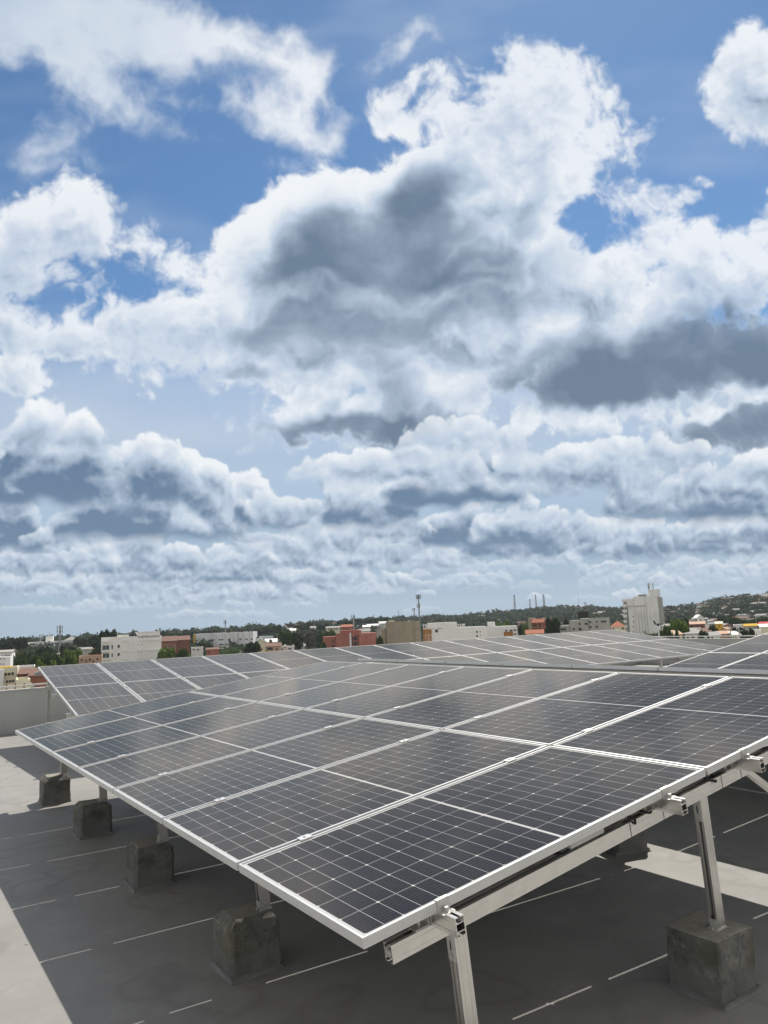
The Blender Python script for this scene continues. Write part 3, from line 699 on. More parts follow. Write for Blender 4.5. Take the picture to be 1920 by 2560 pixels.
# weather station on the far parapet, and a thin rod
M_WHITE = plain('white_paint', (.78, .78, .77), .5, 0, .04, 10)
ws = thing('weather_station', 'white post with a domed sensor and a black wind vane at the far roof corner', 'weather station', (20.27, 13.07, .825))
m = MB(); m.cyl((0, 0, 0), (0, 0, .32), .024, .022, 10); m.build('post', M_WHITE, ws)
m = MB(); pr, pz = .05, .315
for r, z in [(.066, .325), (.068, .345), (.066, .365), (.058, .39), (.04, .41), (.022, .425)]:
    m.cyl((0, 0, pz), (0, 0, z), pr, r, 16); pr, pz = r, z
m.build('sensor_dome', M_WHITE, ws)
c, s = RIGHT[0], RIGHT[1]
def wp(a, z, t=0): return (c*a - s*t, s*a + c*t, z)
m = MB(); m.cyl((0, 0, .425), (0, 0, .50), .03, .035, 10); m.cyl(wp(-.06, .475), wp(.08, .48), .012, .010, 6)
for a in (-.02, .03, .07): m.cyl(wp(a, .475), wp(a+.005, .52), .016, .010, 8)
m.build('sensor_head', M_BLACK, ws)
sh = [(-.04, .47), (-.11, .48), (-.155, .60), (-.115, .62), (-.075, .53)]
q = [wp(a, z, -.004) for a, z in sh]; q2 = [wp(a, z, .004) for a, z in sh]; m = MB()
m.add(q+q2, [(0, 1, 2, 3, 4), (9, 8, 7, 6, 5)]+[(i, (i+1) % 5, (i+1) % 5+5, i+5) for i in range(5)]); m.build('wind_vane', M_BLACK, ws)
m = MB(); m.cyl((8.69, 13.94, .825), (8.69, 13.94, 1.56), .022, .020, 8)
tag(m.build('vent_pipe', M_WHITE), 'thin white pipe standing on the parapet before the red brick building', 'pipe')
# ------------------------------------------------------------------ the city
def raydir(px, py):
    d = FWD + RIGHT*((px-960)/FOC) - UP*((py-1280)/FOC); return d/math.hypot(d[0], d[1])
TB = [(-600, -10, 700), (0, -9, 700), (400, -8, 720), (700, -5.5, 800), (960, -3.5, 900), (1150, -3.5, 1000), (1300, 1, 1100), (1400, 3.5, 1150), (1500, -2, 1100), (1680, -7, 1000), (1780, 2.5, 1000), (1920, 6, 1000), (2500, 14, 1000)]
def ridge(th):
    """th: angle right of the view axis in radians"""
    px = 960+FOC*math.tan(max(-.75, min(.75, th)))
    return tuple(float(np.interp(px, [t[0] for t in TB], [t[k] for t in TB])) for k in (1, 2))
BASE = -16.3
def terr(x, y):
    dx, dy = x-CAM[0], y-CAM[1]; d = math.hypot(dx, dy)
    th = YAW-math.atan2(dy, dx); th = (th+math.pi) % (2*math.pi)-math.pi
    R, D = ridge(th)
    s = min(1, max(0, (d-330)/(D-330))); s = s*s*(3-2*s); h = BASE+(R-BASE)*s
    if d > D:
        t = min(1, (d-D)/(D*.9)); t = t*t*(3-2*t); h = R+(-24-R)*t
    return h
def ground():
    rs = [0, 15, 40, 80, 140, 200, 260, 320, 380, 440, 500, 560, 620, 680, 740, 800, 860, 920, 980, 1040, 1100, 1200, 1320, 1500, 1750, 2100, 2700, 4000, 8000, 20000, 45000]
    n = 180; vs = []; fs = []
    for i, r in enumerate(rs):
        for k in range(n):
            a = 2*math.pi*k/n; x, y = CAM[0]+r*math.cos(a), CAM[1]+r*math.sin(a)
            vs.append((x, y, terr(x, y)-(0 if r < 3000 else (r-3000)**2/(2*6.37e6))))
    for i in range(len(rs)-1):
        for k in range(n): fs.append((i*n+k, (i+1)*n+k, (i+1)*n+(k+1) % n, i*n+(k+1) % n))
    m, nt, b = newmat('city_ground'); t = NT(nt); tc = t.n('ShaderNodeTexCoord')
    a = t.noise(tc.outputs['Object'], .02, 6, .6); c = t.noise(tc.outputs['Object'], .15, 5, .6)
    ln = t.n('ShaderNodeVectorMath', operation='LENGTH'); t.l(tc.outputs['Object'], ln.inputs[0]); nr = t.n('ShaderNodeMapRange'); t.l(ln.outputs['Value'], nr.inputs[0]); nr.inputs[1].default_value = 320; nr.inputs[2].default_value = 560
    hill = (t.ramp(t.m('MULTIPLY', t.m('ADD', a, c), .5), [(.38, (.030, .042, .018)), (.5, (.085, .085, .05)), (.62, (.24, .21, .16))]))
    town = t.ramp(t.m('MULTIPLY', t.m('ADD', a, c), .5), [(.36, (.09, .10, .05)), (.44, (.30, .28, .23)), (.6, (.46, .43, .37))])
    t.l(t.mix(nr.outputs[0], town, hill), b.inputs['Base Color']); b.inputs['Roughness'].default_value = .95
    mb = MB(); mb.add(vs, fs); o = mb.build('ground', m, smooth=True); tag(o, 'low ground with streets and scrub rising to hills', 'ground', kind='structure')
ground()
def wm(name, c, stain=None, amount=.45, scale=.25): return weathered(name, c, stain or tuple(v*.45 for v in c), .9, scale, amount)
B_WHITE = wm('city_white', (.90, .885, .84), amount=.3); B_OFF = wm('city_offwhite', (.70, .69, .65), amount=.4); B_GREYW = wm('city_greywhite', (.86, .85, .83), (.3, .3, .3), .6)
B_TOWER = wm('tower_wall', (.84, .82, .77), (.26, .25, .23), .5, .18); B_CREAM = wm('city_cream', (.76, .71, .54), amount=.3); B_TAN = wm('tan_concrete', (.33, .285, .205), (.18, .155, .11), .6)
B_BRICK = wm('red_brick', (.43, .17, .125), (.25, .11, .085), .5); B_BROWN = wm('brown_brick', (.26, .115, .08), (.13, .07, .055), .5); B_GREY = wm('grey_concrete', (.42, .41, .38), (.2, .2, .18), .6)
B_YEL = wm('yellow_paint', (.62, .40, .03), amount=.2); B_ORANGE = wm('orange_paint', (.42, .19, .06), amount=.25); B_PINK = wm('pinkish_plaster', (.55, .37, .26), amount=.4); B_DARK = wm('dark_cladding', (.03, .025, .024), amount=.3)
B_TILE = wm('clay_tiles', (.36, .13, .07), (.16, .08, .06), .5, .6); B_TILE2 = wm('old_tiles', (.20, .11, .08), (.09, .07, .06), .6, .6); B_YROOF = wm('yellow_roof', (.58, .36, .03), amount=.25); B_RROOF = wm('red_sheet_roof', (.50, .07, .06), amount=.25)
B_ROOF = wm('grey_sheet_roof', (.33, .32, .30), (.16, .13, .11), .5, .5); B_GLASS = plain('window_dark', (.018, .020, .022), .15, 0, .3, 1.5, .6); B_TEAL = plain('balcony_glass', (.05, .075, .07), .12, 0, .3, 1.2, .7)
B_BLUE = wm('pale_blue_wall', (.62, .68, .72), amount=.3)
class Bld:
    def __init__(s, name, label, cat, xl, xr, yt, dist, depth, mat, yaw=0.0, group=None, roof=None, roofmat=None, body='wall', slab=True, rise=2.0):
        xc = (xl+xr)/2; d = raydir(xc, yt); s.o2 = CAM[:2]+d[:2]*dist
        a = math.atan2(d[1], d[0])+math.radians(yaw)
        s.n = np.array([math.cos(a), math.sin(a)]); s.t = np.array([math.sin(a), -math.cos(a)])
        s.zb = terr(*s.o2)-.6; s.rz = a-math.pi/2
        s.o = thing(name, label, cat, (s.o2[0], s.o2[1], s.zb), rz=s.rz, group=group)
        s.depth = depth; s.mat = mat
        x0, z0 = s.P(xl, yt); x1, z1 = s.P(xr, yt); s.x0, s.x1, s.h = x0, x1, z0
        m = MB(); m.box(x0, x1, 0, depth, 0, z0)
        if roof is None and slab:      # parapet rim and sunken roof
            e = .22
            m = MB(); m.box(x0, x1, 0, depth, 0, z0-.5)
            m.box(x0, x1, 0, e, z0-.5, z0); m.box(x0, x1, depth-e, depth, z0-.5, z0); m.box(x0, x0+e, e, depth-e, z0-.5, z0); m.box(x1-e, x1, e, depth-e, z0-.5, z0)
        m.build(body, mat, s.o)
        if roof: s.roof(roof, x0, x1, -.35, depth+.35, z0, rise, roofmat)
    def P(s, px, py):
        d = raydir(px, py); k = ((s.o2-CAM[:2])@s.n)/(d[:2]@s.n); q = CAM[:2]+d[:2]*k
        return float((q-s.o2)@s.t), float(CAM[2]+d[2]*k-s.zb)
    def roof(s, kind, x0, x1, y0, y1, z, rise, mat):
        m = MB(); o = .35; t = .12
        if kind == 'gable': m.prism([(y0, z), ((y0+y1)/2, z+rise), (y1, z), (y1, z+t), ((y0+y1)/2, z+rise+t), (y0, z+t)], 'x', x0-o, x1+o)
        elif kind == 'front':
            xm = (x0+x1)/2; m.prism([(x0-o, z), (xm, z+rise), (x1+o, z), (x1+o, z+t), (xm, z+rise+t), (x0-o, z+t)], 'y', y0, y1)
            m.prism([(x0, z), (x1, z), (xm, z+rise)], 'y', 0.0, y1-.35, 1)
        elif kind == 'shed': m.prism([(y0, z), (y1, z+rise), (y1, z+rise+t), (y0, z+t)], 'x', x0-o, x1+o)
        elif kind == 'hip':
            k = min((x1-x0)/2, (y1-y0)/2)*.8; a = [(x0-o, y0, z), (x1+o, y0, z), (x1+o, y1, z), (x0-o, y1, z)]; ym = (y0+y1)/2
            b = [(x0+k, ym, z+rise), (x1-k, ym, z+rise)] if x1-x0 > y1-y0 else [((x0+x1)/2, ym, z+rise)]*2
            m.add(a+b, [(0, 1, 5, 4), (1, 2, 5), (2, 3, 4, 5), (3, 0, 4), (3, 2, 1, 0)])
        m.build('roof', [mat or B_ROOF, s.mat], s.o); return s
    def win(s, *rs, mat=None, name='window', fr=None, d=.05, sill=True):
        for (a, b, c, e) in rs:
            x0, z1 = s.P(a, b); x1, z0 = s.P(c, e); zt = s.P((a+c)/2, b)[1]; zb = s.P((a+c)/2, e)[1]
            m = MB(); f = min(.12, (x1-x0)*.12); m.box(x0, x1, -.02, .10, zb, zt)
            for q in ((x0-f, x0, zb-f, zt+f), (x1, x1+f, zb-f, zt+f), (x0, x1, zt, zt+f), (x0, x1, zb-f, zb)): m.box(q[0], q[1], -d-.03, .05, q[2], q[3], 1)
            n = max(1, int(round((x1-x0)/1.3)))
            for k in range(1, n): xx = x0+(x1-x0)*k/n; m.box(xx-.03, xx+.03, -.05, .0, zb, zt, 1)
            if sill: m.box(x0-f*1.5, x1+f*1.5, -d-.16, .0, zb-f-.12, zb-f-.003, 1)
            m.build(name, [mat or B_GLASS, fr or s.mat], s.o)
        return s
    def blk(s, name, a, b, c, e, y0, y1, mat=None, rim=0):
        """box spanning pixels a..c wide and b..e high on the front plane, from depth y0 to y1 (negative = proud)"""
        ym = (b+e)/2 if e < 5000 else b+12; x0 = s.P(a, ym)[0]; x1 = s.P(c, ym)[0]; zt = s.P((a+c)/2, b)[1]; zb = max(0.003, s.P((a+c)/2, e)[1]) if e < 5000 else .003
        m = MB(); m.box(x0, x1, y0, y1, zb, zt)
        if rim: m.box(x0-rim, x1+rim, y0-rim, y1+rim, zt, zt+.18)
        m.build(name, mat or s.mat, s.o); return s
BIG = 9000
# --- left part of the skyline
b = Bld('school_building', 'long white four storey building with two rows of dark windows, masts on its roof', 'building', 62, 192.5, 1606.5, 520, 16, B_WHITE, yaw=-4)
for k in range(10): x = 112.5+8.05*k; b.win((x, 1608.2-.36*k, x+5.6, 1612-.36*k)); 
for k in (1, 2, 3, 8, 9): x = 112.5+8.05*k; b.win((x, 1617.6-.36*k, x+5.4, 1621.4-.36*k))
b.win((65, 1610, 71.5, 1613.3), (74, 1608.5, 87, 1613), (88.5, 1608.5, 92.5, 1612.5), (73, 1619, 87, 1623), (88, 1618.5, 92.5, 1622.5), (80, 1628, 86, 1631.5), (81, 1636, 88, 1639))
b.blk('wing', 42, 1615, 78, BIG, -7, -.01, B_WHITE).blk('wing', 32, 1627.5, 62, BIG, -11, -7.01, B_OFF)
b.blk('roof_room', 113, 1591, 131.5, 1604, 4, 10, B_WHITE).blk('roof_tank', 118, 1589.3, 130, 1591, 4.5, 9.5, B_OFF)
x0 = b.P(160, 1600)[0]; x1 = b.P(195, 1600)[0]; b.roof('hip', x0, x1, -.4, 16.4, b.h+.1, 2.6, B_ROOF)
b = Bld('apartment_block', 'white apartment block with green glazed corner balconies beside a brick warehouse', 'building', 254.8, 399, 1594.4, 255, 13, B_WHITE, yaw=3)
b.blk('stair_tower', 344, 1580.0, 400, 1594, .0, 8.0, B_WHITE, rim=.25).blk('side_bay', 399.05, 1588, 403.8, BIG, .4, 11, B_WHITE)
b.blk('roof_wall', 293.5, 1587.2, 306, 1595, 2.0, 2.4, B_OFF).blk('roof_wall', 306.6, 1586.7, 323.5, 1594, 2.6, 3.0, B_OFF)
for a, c, y in ((325, 327.2, 1586.5), (328.5, 335.5, 1586), (338.5, 343.5, 1586.2)): b.blk('roof_tank', a, y, c, 1592.5, 2.2, 3.8, B_DARK)
for y in (1603.2, 1627.2, 1646.2): b.blk('balcony_slab', 252.3, y, 273.6, y+2.7, -1.1, -.01, B_WHITE)
b.win((256, 1613.6, 273, 1624.6), (256, 1633.7, 273, 1644.5), mat=B_TEAL, name='balcony_window', sill=False)
for dy in (0, 20.2):
    b.win((279, 1612.8+dy, 282, 1622.6+dy), (294, 1612.2+dy, 299.2, 1619.6+dy))
    for x in (333.2, 344.8, 353.7): b.win((x, 1610+dy, x+1.7, 1611.9+dy), name='vent', sill=False)
for y in (1602.0, 1627.0, 1648): b.blk('ledge', 305, y, 321.5, y+1.2, -.35, -.005).blk('ledge', 343, y-1.6, 357, y-.5, -.3, -.005).blk('ledge', 362, y-3.2, 402.5, y-1.4, -.45, -.006)
for x in (359, 379): b.blk('pilaster', x, 1583, x+.7, BIG, -.12, -.004)
b = Bld('brick_warehouse', 'low brown brick warehouse with pitched sheet roofs right of the white apartment block', 'building', 400, 441, 1604.2, 330, 22, B_BROWN, roof='gable', rise=2.0, roofmat=B_TILE2)
b.blk('ledge', 403, 1610.6, 438, 1611.4, -.15, -.004, B_PINK).blk('pilaster', 419, 1611.5, 420, BIG, -.15, -.004, B_PINK).blk('pilaster', 437, 1611.5, 438.2, BIG, -.15, -.004, B_PINK)
Bld('brick_warehouse', 'taller brown brick warehouse partly behind a leafy tree', 'building', 430, 474, 1601.8, 345, 20, B_BROWN, roof='gable', rise=1.8, roofmat=B_TILE2)
b = Bld('long_hall', 'stained grey white building with small strip windows and a yellow left edge', 'building', 484, 632.6, 1585.4, 410, 20, B_GREYW, yaw=-9)
b.blk('yellow_strip', 483.4, 1586, 489.2, 1619, -.5, -.01, B_YEL)
for y, L in ((1601, [(29.6, 35), (42, 47.6), (49, 54.2), (64.4, 70.2), (71, 76), (86.8, 92.6), (94, 98.4), (110.2, 115.8)]), (1613.2, [(31.8, 37), (39.8, 44.8), (51.8, 56.8), (62.5, 67.6), (72, 75), (88.5, 93.2), (94, 98.7), (103.3, 108.5), (111.1, 115.8), (117.5, 122.4), (124.7, 129.5)]), (1625.8, [(94, 98.8), (103.3, 108.5), (111.1, 115.8), (117.5, 122.4), (124.7, 133.5)])):
    for a, c in L: yy = y-.030*(a-30); b.win((460+a, yy-1.5, 460+c, yy+1.6), sill=False)
for y, L in ((1597.8, [(138.6, 144.4), (153.6, 159), (167, 171.8)]), (1610.6, [(141.6, 147), (151.6, 157), (167, 171.5)]), (1624.6, [(142, 147.8), (151.6, 157)])):
    for a, c in L: b.win((460+a, y-1.5, 460+c, y+1.6), sill=False)
for x in (531, 540, 562.5, 575.5, 583.5, 608.5, 623): b.blk('downpipe', x, 1583, x+.55, BIG, -.2, -.004, B_GREY)
b.blk('downpipe', 594.6, 1581, 596.2, BIG, -.5, -.004, B_GREY)
for k, (x, y, r) in enumerate([(567.5, 1577.5, 3), (569.8, 1578.6, 2.4), (596.5, 1578.4, 2.7), (603.5, 1578.2, 2.5), (620, 1578, 2.2), (626.6, 1578, 1.8)]):
    xx, zz = b.P(x, y); m = MB(); rr = r*410/FOC*1.05
    for (ra, za), (rb_, zb_) in zip([(rr*.9, -1.9), (rr, -.6), (rr*.95, .3)], [(rr, -.6), (rr*.95, .3), (rr*.45, .75)]): m.cyl((xx, 3+k % 3, zz+za), (xx, 3+k % 3, zz+zb_), ra, rb_, 10)
    wt = m.build('water_tank', B_DARK); tag(wt, 'black roof water tank on the long stained hall, %s from the left' % ORD[k], 'water tank', 'black water tanks on the long hall'); wt.matrix_world = Matrix.Translation((b.o2[0], b.o2[1], b.zb)) @ Matrix.Rotation(b.rz, 4, 'Z')
b = Bld('low_house', 'low flat roofed house in front of the yellow edge of the long hall', 'house', 478, 508, 1619, 300, 9, B_OFF); b.win((482, 1622, 486, 1626), (492, 1623, 498, 1626))
b = Bld('low_house', 'small house of red brick in front of the long hall', 'house', 516, 547, 1625, 280, 8, B_BRICK, roof='shed', rise=.5, roofmat=B_TILE2); b.win((519, 1628.5, 523, 1632))
b = Bld('house', 'pale blue flat roofed house right of the long hall', 'house', 655, 683, 1591, 330, 9, B_BLUE, yaw=8); b.win((666, 1596.5, 668.5, 1600), (670.5, 1596, 674.5, 1601.5), (679, 1596, 681.5, 1599.5)); b.blk('side_bay', 645, 1597, 655, BIG, 1, 8, B_BLUE)
b = Bld('house', 'cream gabled house with a brown door before the shrubs', 'house', 638, 664, 1609.5, 270, 9, B_CREAM, roof='front', rise=1.9, roofmat=B_OFF); b.win((652.5, 1619, 656, 1626), mat=B_BROWN, name='door')
b = Bld('house', 'white curved roof store behind the yellow shrub', 'house', 664, 692, 1606, 300, 10, B_WHITE, roof='gable', rise=1.2, roofmat=B_WHITE)
b = Bld('house', 'long low house with a pinkish veranda left of the grey bare tree', 'house', 666, 702, 1617.5, 255, 9, B_PINK, roof='shed', rise=1.0, roofmat=B_TILE2); b.win((668, 1619, 682, 1625), (690, 1620, 694, 1626), sill=False)
b = Bld('house', 'white low house with two dark openings below the grey bare tree', 'house', 700, 736, 1617, 265, 9, B_OFF); b.win((710, 1613.8+4, 715, 1619.5), (703, 1621, 707, 1625), (721, 1620, 728, 1623.6)); b.blk('roof_room', 709, 1613, 716, 1617, 1, 5, B_OFF)
b = Bld('house', 'low grey roofed house left of the red brick building', 'house', 734, 762, 1617, 275, 10, B_GREY, roof='shed', rise=.7, roofmat=B_ROOF)
# --- red brick building and its surroundings
b = Bld('brick_building', 'large red brick building with stepped roofs and recessed dark windows', 'building', 839.5, 897, 1585.2, 285, 13, B_BRICK)
b.blk('wing', 806.6, 1592.2, 839.4, BIG, 2.5, 12, B_BRICK, rim=.0).blk('wing', 897.1, 1582.5, 941, BIG, -1.2, 11, B_BRICK).blk('upper_storey', 852.5, 1577.5, 903, 1585.5, 3, 12, B_BRICK, rim=.2).blk('upper_storey', 873, 1575.2, 893, 1577.3, 3.5, 11, B_BRICK)
b.blk('pilaster', 858.6, 1583, 859.4, BIG, -.25, -.004).blk('pilaster', 878, 1583, 879.5, BIG, -.9, -.004).blk('pilaster', 893, 1583, 894.3, BIG, -.9, -.004).blk('ledge', 839.5, 1584.6, 878, 1585.9, -.3, -.006)
b.win((830, 1600, 833.3, 1606), (835, 1599.5, 836.6, 1601.6)); b.win((884.5, 1590.6, 893, 1599.6), (884.5, 1604.6, 893, 1613.5), (879.8, 1591, 883, 1613)); b.win((912.8, 1590, 917.8, 1596), (912.8, 1604, 917.8, 1609.4), (828.5, 1613, 837, 1617), d=1.3)
b = Bld('brick_building', 'smaller red brick house with tiled roof behind the large brick building', 'building', 853, 881, 1568, 400, 10, B_BRICK, roof='shed', rise=1.2, roofmat=B_TILE); b.win((858, 1571, 862, 1574), (867, 1571, 871, 1574))
b = Bld('house', 'cream two window house on the slope above the brick building', 'house', 815, 850, 1570.5, 430, 9, B_CREAM, roof='shed', rise=.8, roofmat=B_ROOF)
for x in (820, 827, 834.5, 841): b.win((x, 1571.3-.04*(x-820), x+3.4, 1575-.04*(x-820)))
b = Bld('house', 'white walled house on the tree slope left of the cream house', 'house', 776, 789, 1570, 460, 8, B_OFF, roof='gable', rise=1.0); b = Bld('house', 'white pitched roof shed deep among trees left of the grey bare tree', 'house', 725, 739, 1577, 460, 8, B_WHITE, roof='gable', rise=1.2, roofmat=B_WHITE)
b = Bld('house', 'grey gabled house between the brick building and the tan concrete block', 'house', 941, 958, 1577.5, 330, 10, B_GREY, roof='front', rise=2.0, roofmat=B_ROOF)
for lab, a, c, y, dd in (('white sheet roofed house above the brick building', 907, 926, 1566, 520), ('long white roofed house on the slope behind the tan block', 918, 946, 1563, 560), ('pale house beside the dark slope trees behind the tan block', 948, 966, 1557, 540), ('low cream house with awning right of the red brick house', 899, 925, 1577, 410)): Bld('house', lab, 'house', a, c, y+2, dd, 9, B_OFF, roof='gable', rise=1.3, roofmat=B_WHITE if dd > 500 else B_ROOF)
b = Bld('concrete_building', 'blank tan concrete building left of the tall antenna mast', 'building', 965, 1037, 1555, 290, 16, B_TAN, yaw=2)
b.blk('side_bay', 954.5, 1573, 964.9, BIG, .6, 14, B_TAN).blk('stair_tower', 1037.1, 1552.4, 1050, BIG, -.4, 12, B_TAN).blk('ledge', 1036.8, 1570.6, 1050.3, 1571.8, -.65, -.41).blk('roof_room', 972, 1551, 986, 1555.5, 5, 9, B_CREAM).blk('roof_room', 1022, 1551, 1028, 1554, 4, 7, B_WHITE)
for x in (982, 1011, 1030): b.blk('pilaster', x, 1554, x+.4, BIG, -.10, -.004)
b.blk('ledge', 965, 1586, 1036.9, 1586.5, -.08, -.003)
b = Bld('white_building', 'blank white building with an orange end bay and a raised left block', 'building', 1078.5, 1215, 1571.6, 255, 14, B_WHITE, yaw=3)
b.blk('upper_storey', 1069, 1556.6, 1142.5, 1572, .0, 10, B_WHITE).blk('orange_bay', 1058.5, 1573.5, 1078.4, BIG, -.5, 6, B_ORANGE).blk('panel', 1122, 1556, 1143, BIG, -.18, -.004).blk('pilaster', 1182, 1571, 1183, BIG, -.2, -.004)
b.win((1064, 1586.5, 1070, 1603), (1072.5, 1586.5, 1079.5, 1603), name='door', d=.5, sill=False); b.win((1087.5, 1574, 1095, 1581), (1190, 1577, 1194.3, 1582.5), (1190.6, 1587.5, 1195, 1592.5), (1199.5, 1577, 1201.6, 1581), (1199.8, 1587.4, 1202, 1590.6))
b = Bld('white_building', 'white flat roofed building with a brown shutter and roof cube', 'building', 1215, 1293, 1567.6, 262, 13, B_WHITE, yaw=3)
b.blk('roof_room', 1220, 1554.8, 1238, 1569, 1, 5, B_WHITE).blk('shutter', 1259.5, 1579, 1282, 1590, -.3, -.01, B_ORANGE).blk('panel', 1233.5, 1569, 1245.5, BIG, -.15, -.004)
b.win((1274, 1574, 1281.5, 1578.3), (1263, 1574.5, 1268, 1578.3), (1283.5, 1573.5, 1291, 1577), (1284, 1584.6, 1290.5, 1587.4), sill=False); b.blk('balcony_slab', 1283, 1578, 1293.5, 1583, -1.1, -.01)
for lab, a, c, y, dd, mt in (('small grey house with a round tank roof behind the blank white building', 1143.5, 1153, 1560.5, 330, B_OFF), ('small white frame house behind the blank white building', 1155, 1162, 1560, 340, B_WHITE), ('white shop front house behind the antenna mast', 1057, 1068, 1561, 330, B_OFF)):
    b = Bld('house', lab, 'house', a, c, y, dd, 7, mt); b.win((a+3, y+3, a+6, y+8))
# --- centre right
b = Bld('brick_tower_house', 'unfinished tan house with red brick bays and a tiled canopy', 'house', 1329, 1363, 1551, 250, 10, B_BRICK, yaw=-5)
b.blk('side_wall', 1321.3, 1545.6, 1328.9, BIG, -1.2, 10, B_TAN).blk('back_wall', 1349, 1545, 1363.5, 1551, 6, 9, B_GREY)
for y in (1557, 1567.6, 1578): b.blk('floor_slab', 1329.4, y, 1358, y+1, -.8, -.01, B_PINK)
for x in (1331, 1343.6, 1355): b.blk('column', x, 1555, x+1.1, BIG, -.82, -.45, B_PINK)
b.win((1334, 1558, 1343, 1566.5), (1346, 1558, 1354, 1566.5), (1334, 1569, 1343, 1576), (1346, 1568.6, 1354, 1575.6), mat=B_BROWN, sill=False, d=.02)
x0 = b.P(1329, 1549)[0]; x1 = b.P(1361, 1549)[0]; m = MB(); zz = b.P(1345, 1554)[1]; m.prism([(-1.6, zz-.4), (1.0, zz+.75), (1.0, zz+.9), (-1.6, zz-.25)], 'x', x0, x1); m.build('canopy_roof', B_TILE, b.o)
b = Bld('house', 'house with a red tiled roof below the unfinished tan house', 'house', 1316, 1358, 1585.5, 215, 8, B_CREAM, roof='gable', rise=1.0, roofmat=B_TILE)
b = Bld('grey_building', 'bare grey concrete building with small dark windows and a black box on top', 'building', 1471, 1519.6, 1546.2, 240, 12, B_GREY, yaw=-3)
b.blk('wing', 1424, 1550.8, 1470.9, BIG, .0, 11, B_GREY).blk('wing', 1400, 1564, 1423.9, BIG, .3, 10, B_GREY).blk('roof_box', 1443.5, 1528.5, 1467.5, 1549.5, 3, 8, B_DARK).blk('ledge', 1450, 1545.6, 1471, 1548.2, -.5, 3, B_OFF)
b.win((1447, 1557.4, 1451.6, 1562.4), (1461.6, 1557, 1469.4, 1562), (1472.4, 1552.8, 1478, 1557.3), (1400.6, 1571, 1415.6, 1575.6), (1431.2, 1570.5, 1437.5, 1575), (1446, 1569.5, 1454.6, 1576.3), (1473, 1565.2, 1479.4, 1570), (1488.4, 1564, 1494.8, 1569), (1502.4, 1551.8, 1515.6, 1556), (1489.4, 1552+.6, 1494, 1556))
b = Bld('house', 'cream house with an orange tiled hip roof beside the tower block', 'house', 1527, 1562, 1567.5, 260, 10, B_CREAM, roof='hip', rise=1.9, roofmat=B_TILE); b.win((1554, 1569, 1560, 1573), (1531, 1570, 1535, 1574))
b = Bld('tower_block', 'tall stained white tower block with antennas on its roof', 'building', 1567.5, 1583.8, 1497.4, 400, 14, B_TOWER, yaw=-6)
b.blk('core', 1583.9, 1490.4, 1644.5, BIG, -.5, 15, B_TOWER).blk('penthouse', 1621, 1475.0, 1647, 1490.3, .5, 8, B_TOWER, rim=.15).blk('roof_deck_slab', 1593, 1486, 1615, 1487.6, 2, 8, B_GREY).blk('roof_room', 1594, 1487.7, 1614, 1490.3, 3, 7, B_GREY)
b.blk('side_wing', 1644.6, 1492, 1651.5, BIG, .8, 15, B_GREY).blk('upper_band', 1567, 1497.5, 1584, 1514, -.9, -.01, B_TOWER)
for k in range(8): y = 1497.7+13.1*k; b.blk('balcony', 1554.6+1.0*k, y+(.0 if k else .4), 1567.2+.0*k, y+7.2, .3, 5.0, B_TOWER)
b.blk('balcony_core', 1557.5, 1500, 1567.3, BIG, 1.8, 8, B_GREY)
for k in range(5): x = 1623+.75*k; y = 1513.2+12.4*k; b.win((x-.5, y-.5, x+5.8, y+4.2), sill=False)
b.blk('painted_shade_line', 1585.5, 1514.6, 1614, 1515.3, -.85, -.52, B_DARK).blk('panel', 1585, 1497.5, 1614, 1514.3, -1.0, -.51)  # dark bar stands in for the shade under the projecting panel
for x, yb in ((1587.5, 1530), (1595.5, 1527), (1604, 1527), (1611, 1526), (1616.4, 1515)): b.blk('downpipe', x, yb, x+.5, BIG, -.75, -.52, B_GREY)
for k in range(5): b.win((1611-.4*0, 1526.5+12.6*k, 1615.4, 1528+12.6*k), (1582.5-1, 1540.5+12.6*k+0, 1584.8, 1542.6+12.6*k), sill=False)
b.win((1590, 1501, 1596, 1505.4), (1616, 1500.6, 1628, 1503.6), mat=B_GREY, sill=False, name='blind_panel')
for k, (x, yt, yb) in enumerate([(1618.6, 1458, 1475), (1620.6, 1456.5, 1475), (1630.3, 1456.5, 1475)]):
    xx, z1 = b.P(x, yt); _, z0 = b.P(x, yb); m = MB(); m.cyl((xx, 3, z0+.15), (xx, 3, z1), .09, .07, 6)
    for q in (.25, .5, .8): m.box(xx-.28, xx+.28, 2.7, 2.9, z0+(z1-z0)*q-.5, z0+(z1-z0)*q+.5)
    a = m.build('roof_antenna', B_GREY); tag(a, ('left panel antenna on the roof of the tower block', 'panel antenna beside the thin whip on the tower block', 'right panel antenna on the roof of the tower block')[k], 'antenna'); a.matrix_world = Matrix.Translation((b.o2[0], b.o2[1], b.zb)) @ Matrix.Rotation(b.rz, 4, 'Z')
xx, z1 = b.P(1624.3, 1444); _, z0 = b.P(1624.3, 1474.6); m = MB(); m.cyl((xx, 3.5, z0), (xx, 3.5, z1), .06, .03, 5); a = m.build('roof_antenna', B_GREY); tag(a, 'tall thin whip antenna on the roof of the tower block', 'antenna'); a.matrix_world = Matrix.Translation((b.o2[0], b.o2[1], b.zb)) @ Matrix.Rotation(b.rz, 4, 'Z')
